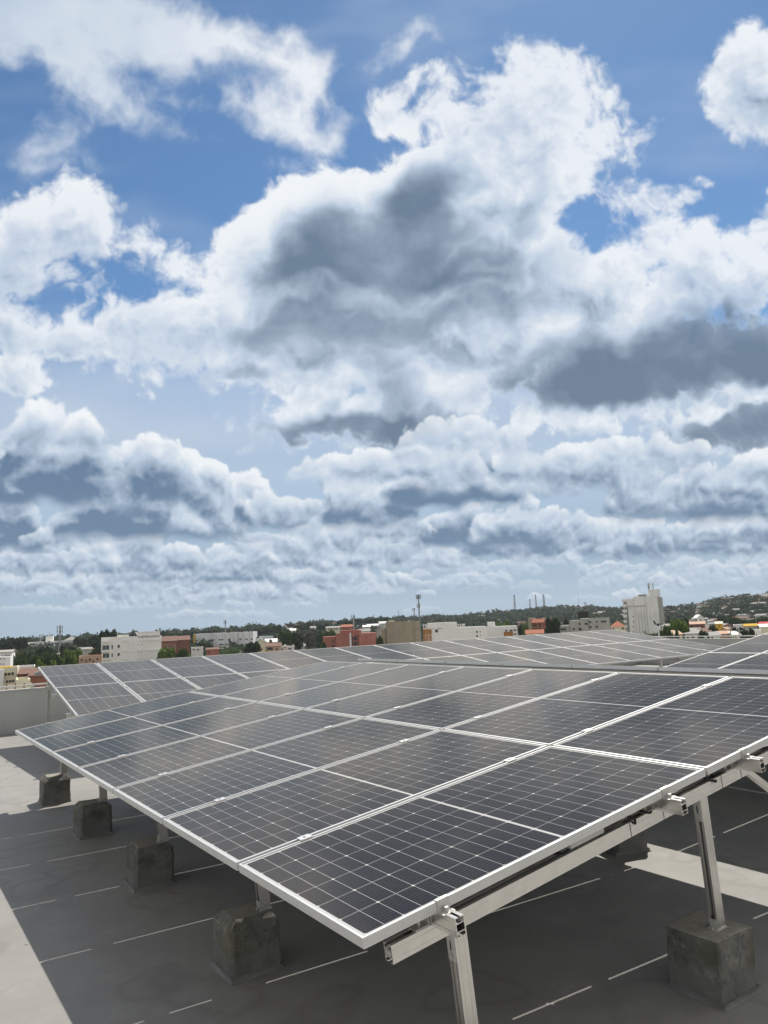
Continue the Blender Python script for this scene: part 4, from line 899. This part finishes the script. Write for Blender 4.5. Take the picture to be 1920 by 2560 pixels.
# --- right part
b = Bld('white_building', 'white three storey building with a gabled front on the right hand slope', 'building', 1743.8, 1759, 1546, 330, 9, B_WHITE, yaw=10, roof='front', rise=1.4, roofmat=B_WHITE)
b.blk('side_bay', 1759.1, 1545, 1772.6, BIG, .8, 9, B_WHITE).blk('side_wall', 1737, 1548, 1743.7, BIG, 1.4, 9, B_GREY); b.win((1750.5, 1547.5, 1754, 1558), (1761.5, 1548, 1768.5, 1551.6), (1762, 1554.5, 1768.5, 1558), sill=False); b.blk('balcony', 1760, 1552, 1771.5, 1554, -.6, .79)
b = Bld('maroon_building', 'dark maroon low building with a pale awning beside the bright green tree', 'building', 1708, 1762, 1562, 260, 10, B_BROWN, roof='shed', rise=.6, roofmat=B_PINK)
for a in (1715, 1727, 1741, 1752): b.win((a, 1563.6, a+5, 1568.6))
for nm, lab, a, c, y, dd, mt, rf, rm, ws_ in (
  ('house', 'yellow walled house with a flat pale roof among the right hand houses', 1790, 1806, 1560, 300, B_YEL, 'shed', B_CREAM, [(1796, 1564, 1799, 1568)]),
  ('house', 'dark red gabled house between the yellow house and a white house', 1812, 1831, 1566, 270, B_BROWN, 'front', B_TILE2, [(1819, 1571, 1824, 1577)]),
  ('house', 'white cubic house with two dark windows left of the yellow roof', 1833, 1860, 1562.5, 270, B_WHITE, None, None, [(1836, 1568, 1840, 1572), (1848, 1567.5, 1852.5, 1571)]),
  ('house', 'house with a bright yellow tiled roof at the right', 1862, 1893, 1566, 260, B_GREY, 'gable', B_YROOF, [(1872, 1569, 1878, 1575), (1885, 1568.5, 1889, 1572)]),
  ('house', 'house with a red sheet roof behind the yellow roofed one', 1897, 1930, 1560, 300, B_WHITE, 'gable', B_RROOF, []),
  ('house', 'white walled yard house below the yellow roof', 1881, 1903, 1575, 235, B_WHITE, None, None, [(1890, 1584, 1893, 1590)]),
  ('house', 'long white wall with a pale roof at the right edge', 1902, 1940, 1568, 240, B_CREAM, 'shed', B_WHITE, []),
  ('house', 'cream walled shed right of the weather station', 1684, 1705, 1587, 170, B_CREAM, 'shed', B_PINK, []),
  ('house', 'white low house with pale flat roof below the maroon building', 1712, 1742, 1585.5, 190, B_OFF, 'shed', B_ROOF, [(1717, 1590, 1722, 1596), (1728, 1590, 1736, 1595)]),
  ('house', 'pink plaster shed with round vault beside thin poles', 1800, 1832, 1586, 200, B_PINK, 'gable', B_PINK, []),
  ('house', 'pale rounded roof hut among the right hand houses', 1803, 1814, 1575, 230, B_PINK, 'front', B_PINK, []),
  ('house', 'flat pale house left of the pink shed', 1772, 1800, 1590, 190, B_OFF, 'shed', B_ROOF, [(1778, 1592, 1783, 1597)]),
  ('house', 'small cream house beside a thin grey pole', 1834, 1850, 1588, 195, B_CREAM, 'shed', B_OFF, [(1838, 1591, 1841, 1595)]),
  ('house', 'rusty roofed row below the maroon building', 1742, 1775, 1580, 210, B_PINK, 'shed', B_TILE2, []),
  ('house', 'grey roofed row behind the bright trees at the right', 1720, 1750, 1577, 230, B_OFF, 'gable', B_ROOF, []),
  ('house', 'white house half hidden by trees beside the weather station', 1655, 1684, 1566, 290, B_OFF, 'shed', B_ROOF, []),
  # left foreground
  ('low_house', 'cream building with two rows of windows and a yellow roof at the left edge', -10, 44, 1671, 150, B_CREAM, None, None, [(11.5, 1682.5, 17.5, 1689.5), (19.6, 1681.7, 26, 1688.7), (28, 1680.8, 34.6, 1687.8), (-3, 1684, 8, 1690.5), (15.6, 1701, 21, 1707), (23, 1700, 28, 1706.4), (30, 1699, 35.6, 1705.4)]),
  ('low_house', 'plain white grey building above the yellow roofed one at the left edge', -12, 26, 1643.5, 200, B_GREYW, None, None, [(8, 1646, 12, 1648), (0, 1646, 3.5, 1648), (7.5, 1659, 11, 1661), (0, 1659, 3, 1661)]),
  ('low_house', 'white house with arched dark openings at the left edge', -8, 30, 1632, 260, B_WHITE, 'gable', B_GREY, [(5, 1639, 10, 1643), (13, 1637, 18, 1642), (20, 1637, 25, 1642)]),
  ('low_house', 'pale flat house with dark openings below the leafy trees at the left', 36, 88, 1668, 165, B_OFF, None, None, [(56, 1671, 71, 1678), (84, 1671, 90, 1677)]),
  ('low_house', 'brown brick roofless building behind the end of the back array', 46, 92, 1687, 150, B_BROWN, 'shed', B_TILE2, []),
  ('low_house', 'brown tiled roof house left of the back array corner', 74, 130, 1691, 140, B_BROWN, 'shed', B_TILE2, []),
  ('low_house', 'cream flat roof with a low wall above the yard wall', 42, 76, 1700, 135, B_CREAM, None, None, []),
  ('low_house', 'pinkish plaster house with arched openings left of the white apartment block', 197, 255, 1641, 225, B_PINK, None, None, [(201.5, 1648, 207, 1652), (222, 1647, 227.5, 1651), (241, 1646, 246, 1650), (214, 1650, 217, 1656), (232, 1650, 235, 1656)]),
  ('low_house', 'grey roofed hut behind the pinkish plaster house', 207, 232, 1624, 290, B_GREY, 'gable', B_ROOF, []),
  ('low_house', 'white flat building among trees left of the apartment block', 200, 228, 1619.5, 340, B_WHITE, None, None, [(209, 1621, 213, 1623.5), (217, 1620.6, 221, 1623)]),
  ('low_house', 'grey hut among the leafy trees at the left', 143, 150, 1634, 290, B_OFF, None, None, [])):
    b = Bld(nm, lab, 'house', a, c, y, dd, 9, mt, roof=rf, rise=.6, roofmat=rm, yaw=random.Random(lab).uniform(-8, 8))
    if ws_: b.win(*ws_)
    if 'two rows of windows' in lab:
        b.blk('roof_room', -12, 1668.5, 28, 1671, 1, 6, B_YROOF).blk('side_wall', -10, 1674, 10, BIG, -1.2, -.01, B_GREYW)
m = MB(); W = Bld('yard_wall', 'pale yard wall of panels and dark posts below the roof edge at the left', 'wall', 10, 80, 1711, 120, .25, B_CREAM)
for x in (15, 37, 59): W.blk('post', x, 1709.5-.1*x*.3, x+2.6, BIG, -.12, .35, B_BROWN)
# ------------------------------------------------------------------ masts
M_MAST = plain('mast_steel', (.22, .23, .24), .6, .3, .15, 3); M_MASTW = plain('mast_pale', (.42, .43, .44), .6, .2, .15, 3)
def mast(label, x, yt, yb, dist, kind, mat=M_MAST, w=.5, xt=None):
    """kind: pole (tapered tube with panel clusters), lattice, whip"""
    d = raydir(x, yb); p = CAM+d*dist; dt = raydir(xt or x, yt); zt = CAM[2]+dt[2]*dist; g = terr(p[0], p[1])
    o = thing('antenna_mast', label, 'antenna mast', (p[0], p[1], g-.5)); H = zt-g+.5
    m = MB()
    if kind == 'whip': m.cyl((0, 0, 0), (0, 0, H), w*.5, w*.25, 5)
    elif kind == 'pole': m.cyl((0, 0, 0), (0, 0, H), w*.6, w*.32, 8)
    else:
        b0, b1 = w, w*.35
        for k in range(3):
            a = 2.1*k; m.bar((b0*math.cos(a), b0*math.sin(a), 0), (b1*math.cos(a), b1*math.sin(a), H), .26*w, .26*w)
        n = max(5, int(H/2.2))
        for i in range(n):
            t0, t1 = i/n, (i+1)/n
            for k in range(3):
                a, c = 2.1*k, 2.1*(k+1); r0, r1 = b0+(b1-b0)*t0, b0+(b1-b0)*t1
                m.bar((r0*math.cos(a), r0*math.sin(a), H*t0), (r1*math.cos(c), r1*math.sin(c), H*t1), .12*w, .12*w)
    m.build('mast_body', mat, o)
    def cluster(z, r, h, n=3):
        m = MB(); rs = random.Random(z)
        for k in range(n):
            a = 2*math.pi*k/n+.5; c, s = math.cos(a), math.sin(a)
            m.bar((0, 0, z-h*.25), (c*r, s*r, z-h*.25), .16, .16); m.bar((0, 0, z+h*.25), (c*r, s*r, z+h*.25), .12, .12)
            m.cyl((c*r, s*r, z-h*.6), (c*r, s*r, z+h*.55),   .07, .07, 5)
            m.box(c*r*1.12-.11, c*r*1.12+.11, s*r*1.12-.11, s*r*1.12+.11, z-h*.45, z+h*.5)
        m.build('panel_antennas', M_MAST, o)
    def dish(z, r, a):
        m = MB(); c, s = math.cos(a), math.sin(a); m.cyl((c*.6, s*.6, z), (c*1.1, s*1.1, z), r*.6, r, 10); m.build('dish_antenna', M_MASTW, o)
    return o, H, cluster, dish
o, H, cl, di = mast('tall dark antenna mast with two rings of panel antennas behind the tan building', 1050, 1486, 1575, 300, 'pole', w=.7, xt=1047); cl(H-1.0, .8, 1.7, 4); cl(H-4.6, .6, 1.6, 3)
o, H, cl, di = mast('short mast with a small top ring left of the tall dark mast', 1036.6, 1520, 1560, 480, 'pole', w=.7); cl(H-.8, .9, 1.6)
mast('thin pale whip mast above the trees left of the short mast', 997.5, 1525, 1565, 600, 'whip', w=.6)
o, H, cl, di = mast('forked antenna mast above the red brick building', 885, 1537, 1580, 380, 'pole', M_MASTW, w=.75); cl(H-1.6, .85, 3.0)
o, H, cl, di = mast('slim forked mast rising behind the long stained hall', 563.5, 1550.5, 1590, 470, 'pole', M_MASTW, w=.9); cl(H-1.2, .7, 2.2)
o, H, cl, di = mast('twin legged antenna tower with tall panel antennas before the school', 148.5, 1563, 1640, 420, 'lattice', M_MASTW, w=.9); cl(H-2.2, 1.3, 4.0, 3); cl(H-6, 1.0, 2.4, 2)
o, H, cl, di = mast('short mast bristling with panels on the left of the school roof', 102, 1585.5, 1612, 540, 'pole', M_MASTW, w=.8); cl(H-2, 1.2, 3.4, 4); di(H-5, .8, 4.2)
mast('thin rod on the roof room of the school', 124, 1582, 1600, 530, 'whip', w=.7)
o, H, cl, di = mast('leftmost lattice tower on the wooded hill crest', 1287.5, 1487, 1520, 1120, 'lattice', M_MASTW, w=2.0)
for k in range(5): di(H-1.5-3.4*k, 1.1, 3.5+k)
o, H, cl, di = mast('second and shortest lattice tower on the wooded hill crest', 1325.5, 1497.5, 1519, 1150, 'lattice', w=1.5); di(H-1.5, 1.1, 4)
mast('third, slender lattice tower on the wooded hill crest', 1341, 1486, 1519, 1150, 'lattice', w=1.5)
o, H, cl, di = mast('rightmost lattice tower of the hill crest, full of dishes', 1361, 1485, 1519, 1150, 'lattice', M_MASTW, w=2.2)
for k in range(7): di(H-1.2-2.6*k, 1.2, 3.2+k*1.1)
for k, (x, yt, yb) in enumerate([(1377, 1512, 1524), (1384, 1516, 1526), (1395.5, 1506, 1525), (1402, 1510, 1525), (1408, 1512.5, 1525), (1423, 1505, 1525)]):
    mast('thin distant whip mast on the ridge, %s from the left of the row' % ORD[k], x, yt, yb, 1400, 'whip', M_MASTW, w=.75)[0]['group'] = 'thin whip masts on the distant ridge'
mast('very tall thin mast above the black roof box', 1449, 1480, 1530, 1000, 'whip', M_MASTW, w=.55)
o, H, cl, di = mast('forked mast on the ridge right of the tall thin mast', 1463.5, 1504.5, 1524, 900, 'pole', w=.9); cl(H-1.2, .9, 2.2)
o, H, cl, di = mast('red and white banded mast on the right hand hill', 1828.5, 1499, 1525, 700, 'lattice', M_MASTW, w=1.0)
mast('faint whip mast above the right hand hill', 1815.5, 1480, 1505, 1000, 'whip', M_MASTW, w=.4)
for k, (x, yt, yb, dd) in enumerate([(1827.5, 1563, 1592, 180), (1849.5, 1571, 1594, 170), (1890.5, 1543, 1556, 330), (759.5, 1605, 1619, 230)]):
    d = raydir(x, yb); p = CAM+d*dd; g = terr(p[0], p[1]); zt = CAM[2]+raydir(x, yt)[2]*dd; m = MB(); m.cyl((0, 0, 0), (0, 0, zt-g), .16, .10, 6); m.bar((-.7, .4, zt-g-.5), (.7, -.4, zt-g-.5), .1, .1)
    q = m.build('utility_pole', M_MASTW); q.location = (p[0], p[1], g)
    tag(q, ('leaning pale pole beside the dark red gabled house', 'grey pole in front of the white cubic house', 'pale pole on the slope above the red roof', 'thin pole in front of the grey bare tree')[k], 'utility pole')

# ------------------------------------------------------------------ trees
def leafmat(name, a, b_, rough=.7):
    m, nt, b = newmat(name); t = NT(nt); tc = t.n('ShaderNodeTexCoord'); ge = t.n('ShaderNodeNewGeometry')
    f = t.m('ADD', t.m('MULTIPLY', ge.outputs['Random Per Island'], .6), t.m('MULTIPLY', t.noise(tc.outputs['Object'], .5, 3), .5))
    t.l(t.ramp(f, [(.25, a), (.8, b_)]), b.inputs['Base Color']); b.inputs['Roughness'].default_value = rough; b.inputs['Specular IOR Level'].default_value = .2
    tl = t.n('ShaderNodeBsdfTranslucent'); t.l(b.inputs['Base Color'].links[0].from_socket, tl.inputs['Color']); mx = t.n('ShaderNodeMixShader'); mx.inputs[0].default_value = .42
    t.l(b.outputs[0], mx.inputs[1]); t.l(tl.outputs[0], mx.inputs[2]); t.l(mx.outputs[0], nt.nodes['Material Output'].inputs['Surface'])
    return m
L_DARK = leafmat('dark_leaves', (.016, .028, .011), (.050, .072, .026)); L_MID = leafmat('mid_leaves', (.026, .048, .014), (.075, .115, .030))
L_LIME = leafmat('bright_leaves', (.060, .105, .016), (.165, .235, .045)); L_GREY = leafmat('dry_twigs', (.060, .052, .042), (.14, .125, .105)); L_OLIVE = leafmat('olive_leaves', (.055, .065, .02), (.13, .135, .045))
L_FAR = leafmat('forest_leaves', (.030, .046, .024), (.066, .088, .044))
M_TRUNK = plain('bark', (.10, .08, .06), .9, 0, .3, 4)
def leaves(rng, clumps, n, size, flat=.5):
    """n leaf quads spread over the shells of the clumps"""
    c = np.array([k[:3] for k in clumps]); r = np.array([k[3] for k in clumps]); w = r**2/np.sum(r**2)
    i = rng.choice(len(c), n, p=w); d = rng.normal(size=(n, 3)); d /= np.linalg.norm(d, axis=1)[:, None]; d[:, 2] = np.where(d[:, 2] < -.35, -d[:, 2]*.5, d[:, 2])
    p = c[i]+d*(r[i]*(.62+.42*rng.random(n)))[:, None]*np.array([1, 1, .8])
    nn = d+rng.normal(size=(n, 3))*.55; nn /= np.linalg.norm(nn, axis=1)[:, None]
    a = np.cross(nn, rng.normal(size=(n, 3))); a /= np.linalg.norm(a, axis=1)[:, None]; b = np.cross(nn, a)
    s = size*(.6+.8*rng.random(n))[:, None]; V = np.stack([p-a*s, p-b*s*.6+a*s*.1, p+a*s, p+b*s*.6], 1).reshape(-1, 3)
    return V
def quadmesh(name, V, mat):
    n = len(V)//4; me = bpy.data.meshes.new(name); me.vertices.add(len(V)); me.vertices.foreach_set('co', V.astype(np.float32).ravel())
    me.loops.add(len(V)); me.loops.foreach_set('vertex_index', np.arange(len(V), dtype=np.int32)); me.polygons.add(n)
    me.polygons.foreach_set('loop_start', np.arange(0, len(V), 4, dtype=np.int32)); me.update(calc_edges=True); me.validate(); me.materials.append(mat); return me
def tree_proto(seed, kind):
    """unit tree, 10 m high"""
    rng = np.random.default_rng(seed); R = random.Random(seed); tr = MB(); cl = []
    if kind == 'round': th, sp, n, zc, fl = 2.6, 3.3, 9, 6.0, 1.0
    elif kind == 'umbrella': th, sp, n, zc, fl = 5.5, 5.5, 12, 8.0, .32
    elif kind == 'tall': th, sp, n, zc, fl = 2.8, 2.4, 9, 6.4, 1.5
    elif kind == 'bush': th, sp, n, zc, fl = .6, 4.0, 9, 4.2, .9
    else: th, sp, n, zc, fl = 3.0, 3.4, 10, 6.4, 1.0
    tr.cyl((0, 0, -1.5), (R.uniform(-.2, .2), R.uniform(-.2, .2), th), .38, .24, 7)
    for k in range(n):
        a = 2.4*k+R.uniform(-.4, .4); q = math.sqrt((k+.5)/n)*sp*.78; z = zc+R.uniform(-1, 1)*1.7*fl*(1-.4*q/sp)
        if kind == 'umbrella': z = zc+R.uniform(-.5, .7)
        p = (q*math.cos(a), q*math.sin(a), z); r = R.uniform(1.0, 1.75)*(.8 if kind == 'tall' else 1)
        if kind == 'umbrella': r *= .85
        cl.append((*p, r)); tr.cyl((0, 0, th-.3), (p[0]*.5, p[1]*.5, th+(z-th)*.55), .17, .10, 5); tr.cyl((p[0]*.5, p[1]*.5, th+(z-th)*.55), p, .10, .03, 5)
    if kind in ('round', 'bush'): cl.append((0, 0, zc, sp*.5))
    V = leaves(rng, cl, 2200 if kind != 'bare' else 1300, .42 if kind != 'bare' else .26)
    if kind == 'umbrella': V[:, 2] = np.where(V[:, 2] < zc-.9, zc-.9+(V[:, 2]-zc+.9)*.3, V[:, 2])
    hi = np.percentile(V[:, 2], 97.5); V *= 10/hi; hw = np.percentile(np.hypot(V[:, 0], V[:, 1]), 90)
    tm = tr.mesh('trunk', M_TRUNK); tm.transform(Matrix.Scale(10/hi, 4)); return V, tm, hw
PROTO = {k: [tree_proto(s*13+len(k), k) for s in (1, 2)] for k in ('round', 'umbrella', 'tall', 'bush', 'bare')}
CROWN = {}
LM = {'dark': L_DARK, 'mid': L_MID, 'lime': L_LIME, 'grey': L_GREY, 'olive': L_OLIVE}
_rt = random.Random(5)
def tree(label, x, yt, w, dist, kind='round', col='dark', group=None, name=None):
    d = raydir(x, yt); p = CAM+d*dist; g = terr(p[0], p[1])-.3; h = max(2.0, CAM[2]+raydir(x, yt)[2]*dist-g)
    k = _rt.randrange(2); V, tm, hw = PROTO[kind][k]
    if (kind, k, col) not in CROWN: CROWN[(kind, k, col)] = quadmesh('crown', V, LM[col])
    wr = w/2*dist/FOC/hw
    o = thing(name or ('shrub' if kind == 'bush' else 'tree'), label, 'shrub' if kind == 'bush' else 'tree', (p[0], p[1], g), group=group, rz=_rt.uniform(0, 6.28)); o.scale = (wr, wr, h/10)
    link('crown', CROWN[(kind, k, col)], o); link('trunk', tm, o); return o
for lab, x, yt, w, dd, kd, cc in (
  ('broad dark umbrella tree on the skyline at the far left', 30, 1597, 52, 430, 'umbrella', 'dark'), ('dark tree mass under the far left umbrella tree', 8, 1606, 34, 420, 'round', 'dark'), ('dark tree between the far left umbrella tree and the school wing', 52, 1606, 26, 440, 'round', 'dark'),
  ('dark rounded tree in front of the school windows', 108, 1621, 30, 330, 'round', 'dark'), ('olive tree below the dark rounded tree at the school', 119, 1633, 30, 290, 'round', 'mid'), ('dark loose tree in front of the right end of the school', 160, 1618, 16, 340, 'tall', 'dark'), ('dark feathery tree at the right end of the school', 178, 1618, 13, 345, 'tall', 'dark'),
  ('bright green spreading tree left of the pinkish house', 184, 1627, 38, 270, 'round', 'lime'), ('lower bright green tree left of the pinkish house', 161, 1643, 40, 240, 'bush', 'lime'), ('dark green shrub mass in the middle of the left gardens', 128, 1648, 46, 235, 'bush', 'dark'), ('mid green shrub mass left of the dark garden shrub', 88, 1646, 50, 240, 'bush', 'mid'), ('green shrub beside the white grey building at the left', 44, 1645, 40, 225, 'bush', 'mid'), ('slim leafy tree before the school wing', 68, 1634, 13, 300, 'tall', 'mid'), ('olive shrub below the school wing', 45, 1636, 28, 320, 'bush', 'olive'), ('bright green clump behind the corner of the back array', 112, 1658, 40, 200, 'bush', 'lime'), ('dark shrub at the foot of the bright green tree', 150, 1652, 34, 215, 'bush', 'dark'), ('yellowish shrub right of the pinkish house roof', 240, 1628, 30, 260, 'bush', 'olive'),
  ('dark tree right behind the school', 204, 1597, 30, 480, 'round', 'dark'), ('second dark tree behind the white apartment block', 226, 1595, 30, 470, 'round', 'dark'), ('dark tree touching the left edge of the apartment block', 246, 1592, 32, 420, 'round', 'dark'), ('lower dark tree beside the apartment block', 232, 1604, 34, 400, 'round', 'dark'),
  ('dark umbrella tree rising behind the apartment block roof', 273, 1578, 40, 330, 'umbrella', 'dark'),
  ('bright green round tree at the right foot of the apartment block', 420, 1623, 40, 215, 'round', 'lime'), ('bright green tree overlapping the brick warehouse', 451, 1627, 42, 220, 'round', 'mid'),
  ('dark tree behind the brick warehouse', 415, 1583, 30, 520, 'round', 'dark'), ('dark tree above the warehouse roofs', 440, 1586, 30, 520, 'round', 'dark'), ('dark tree left of the yellow edged hall', 468, 1583, 32, 500, 'umbrella', 'dark'), ('dark wide tree behind the left end of the long hall', 505, 1579, 36, 520, 'umbrella', 'dark'), ('dark small tree behind the middle of the long hall', 533, 1577, 16, 520, 'umbrella', 'dark'),
  ('dark green tree at the right foot of the long hall', 630, 1610, 36, 250, 'round', 'dark'), ('yellowish shrub above the cream gabled house', 666, 1604, 26, 285, 'bush', 'olive'),
  ('dark tree right of the long hall on the skyline', 645, 1573, 26, 520, 'round', 'dark'), ('dark skyline tree above the pale blue house', 668, 1570, 26, 540, 'round', 'dark'), ('dark skyline tree left of the bright tree', 690, 1566, 28, 540, 'round', 'dark'),
  ('mid green full tree left of the grey bare tree', 716, 1581, 32, 310, 'round', 'mid'), ('dark green tree touching the grey bare tree', 738, 1583, 24, 330, 'round', 'dark'), ('grey leafless looking wide tree left of the brick building', 772, 1580.5, 48, 290, 'bare', 'grey'), ('dark green tree at the foot of the grey bare tree', 744, 1598, 26, 275, 'round', 'dark'), ('leafy green tree between the grey tree and the brick building', 797, 1588, 28, 310, 'round', 'mid'), ('green shrub at the left foot of the brick building', 804, 1612, 20, 265, 'bush', 'mid'), ('dark tree behind the leafy green tree near the brick building', 786, 1575, 30, 400, 'round', 'dark'), ('green tree above the left wing of the brick building', 830, 1580, 44, 360, 'bush', 'mid'),
  ('tall round skyline tree above the cream house', 773, 1558, 15, 560, 'round', 'dark'), ('dark skyline tree left of the tall round one', 752, 1565, 30, 560, 'round', 'dark'), ('dark skyline tree above the cream two window house', 812, 1560, 30, 540, 'round', 'dark'), ('wide skyline tree above the red brick house', 862, 1554, 40, 560, 'round', 'dark'), ('umbrella shaped skyline tree right of the forked mast', 898, 1549, 18, 600, 'umbrella', 'dark'), ('long dark skyline tree crown behind the tan building', 930, 1547, 40, 620, 'round', 'dark'), ('dark tree on the skyline at the left of the tan building', 962, 1545, 20, 620, 'round', 'dark'),
  ('green shrub between the brick and the tan buildings', 951, 1596, 22, 245, 'bush', 'mid'),
  ('lime green tree behind the white building with the shutter', 1256, 1560, 36, 290, 'bush', 'lime'), ('bright tree left of the unfinished tan house', 1313, 1565, 18, 270, 'round', 'lime'), ('dark tree left of the unfinished tan house', 1303, 1566, 16, 300, 'round', 'dark'), ('dark loose tree right of the unfinished tan house', 1375, 1551, 36, 235, 'round', 'dark'), ('small dark tree before the grey concrete building', 1394, 1562, 16, 245, 'tall', 'dark'), ('dark tree behind the left wing of the grey building', 1418, 1551, 20, 300, 'round', 'dark'),
  ('lone tree on the bare crest at the left of the hill towers', 1220, 1526, 7, 1050, 'round', 'dark'), ('second lone tree on the bare crest', 1231, 1523.5, 5, 1050, 'tall', 'dark'), ('third lone tree on the bare crest', 1246, 1525, 9, 1050, 'round', 'dark'), ('pointed cypress above the black roof box', 1444.5, 1513, 4, 900, 'tall', 'dark'),
  ('bright green tall tree right of the weather station', 1692, 1556.5, 42, 195, 'round', 'lime'), ('green tree at the foot of the tower block', 1661, 1571, 34, 180, 'round', 'mid'), ('dark tree behind the bright green tall tree', 1705, 1553, 30, 250, 'round', 'dark'), ('dark low tree by the cream shed', 1680, 1580, 24, 165, 'bush', 'mid'),
  ('dark round tree in the middle of the right hand houses', 1772, 1571, 42, 215, 'round', 'dark'), ('dark shrub row along the far right parapet', 1757, 1588, 40, 160, 'bush', 'dark'), ('dark tree below the white cubic house', 1843, 1574, 26, 220, 'round', 'dark'), ('dark tree below the yellow roofed house', 1872, 1579, 34, 200, 'round', 'dark'), ('dark tree on the slope behind the white gabled building', 1815, 1541, 34, 420, 'round', 'dark'), ('mid green tree behind the white cubic house', 1841, 1550, 28, 400, 'round', 'mid'), ('grey green tree above the yellow walled house', 1832, 1546, 26, 380, 'round', 'mid'), ('green tree above the yellow roof', 1872, 1551, 30, 400, 'round', 'mid'), ('dark green tree above the red sheet roof', 1906, 1544, 34, 380, 'round', 'mid'), ('small dark tree left of the yellow roofed house', 1858, 1557, 12, 300, 'round', 'dark'), ('dark shrub right of the maroon building', 1780, 1570, 24, 260, 'bush', 'dark'), ('umbrella tree on the ridge right of the tower block', 1672, 1514.5, 14, 850, 'umbrella', 'dark')):
    tree(lab, x, yt, w, dd, kd, cc)
# wooded slopes: too many crowns to count
def forest(name, label, n, seed, pxr, dr, hr, size, per, mat):
    rng = np.random.default_rng(seed); out = []
    for _ in range(n):
        px = rng.uniform(*pxr); th = math.atan((px-960)/FOC); R, D = ridge(th); d = D*rng.uniform(*dr)**1.0; a = YAW-th
        x, y = CAM[0]+d*math.cos(a), CAM[1]+d*math.sin(a); g = terr(x, y); h = rng.uniform(*hr); r = h*rng.uniform(.5, .85)
        cl = [(x+rng.uniform(-.55, .55)*r, y+rng.uniform(-.55, .55)*r, g+h*rng.uniform(.45, .85), r*rng.uniform(.45, .7)) for _ in range(3)]
        out.append(leaves(rng, cl, per, size))
    o = link(name, quadmesh(name, np.concatenate(out), mat)); tag(o, label, 'woods', kind='stuff')
forest('wooded_slope', 'dark tree canopy covering the distant slopes and ridge', 2700, 3, (-250, 2250), (.52, 1.04), (6, 11), 1.35, 80, L_FAR)
forest('garden_trees', 'scattered tree crowns between the houses of the town', 420, 8, (-250, 2250), (.30, .52), (5, 9), .8, 80, L_MID)
# pale little houses scattered over the slopes
rng = random.Random(21); hm = []
for k in range(5):
    for mt, rf in ((B_OFF, B_ROOF), (B_PINK, B_TILE2), (B_OFF, B_TILE2), (B_GREY, B_ROOF)):
        m = MB(); w, d, h = rng.uniform(5, 11), rng.uniform(5, 8), rng.uniform(2.4, 4)
        m.box(-w/2, w/2, -d/2, d/2, -3, h); o = .5; r = rng.uniform(.5, 1.1)
        m.prism([(-d/2-o, h), (0, h+r), (d/2+o, h), (d/2+o, h+.15), (0, h+r+.15), (-d/2-o, h+.15)], 'x', -w/2-o, w/2+o, 1)
        for q in range(int(w/3)): m.box(-w/2+1+q*3, -w/2+2.2+q*3, -d/2-.06, -d/2, 1, 2.3, 2); m.box(-w/2+1+q*3, -w/2+2.2+q*3, d/2, d/2+.06, 1, 2.3, 2)
        hm.append(m.mesh('hillside_house', [mt, rf, B_GLASS]))
n = 0
for px0, px1, cnt, d0, d1 in ((1690, 1925, 120, .42, .97), (1440, 1700, 34, .55, .97), (690, 960, 34, .45, .9), (960, 1440, 20, .5, .9), (0, 460, 14, .5, .75), (1650, 1930, 26, .24, .42)):
    for _ in range(cnt):
        px = rng.uniform(px0, px1); th = math.atan((px-960)/FOC); R, D = ridge(th); d = D*rng.uniform(d0, d1); a = YAW-th
        x, y = CAM[0]+d*math.cos(a), CAM[1]+d*math.sin(a)
        o = link('hillside_house', rng.choice(hm), None, (x, y, terr(x, y)+(4.2 if d > 380 else .3)), a+math.pi/2+rng.uniform(-.7, .7))
        tag(o, 'small pale house among trees on the distant slopes', 'house', 'little houses on the slopes')

# ------------------------------------------------------------------ air
def haze():
    m = bpy.data.materials.new('haze'); m.use_nodes = True; nt = m.node_tree; nt.nodes.clear()
    v = nt.nodes.new('ShaderNodeVolumePrincipled'); o = nt.nodes.new('ShaderNodeOutputMaterial'); nt.links.new(v.outputs[0], o.inputs['Volume'])
    v.inputs['Color'].default_value = (.80, .88, .97, 1); v.inputs['Density'].default_value = HAZE; v.inputs['Anisotropy'].default_value = .2
    b = MB(); b.box(-2600, 2600, -2600, 2600, -60, 75); h = b.build('haze', m); tag(h, 'thin pale air over the town', 'haze', kind='stuff')
HAZE = .00012
haze()
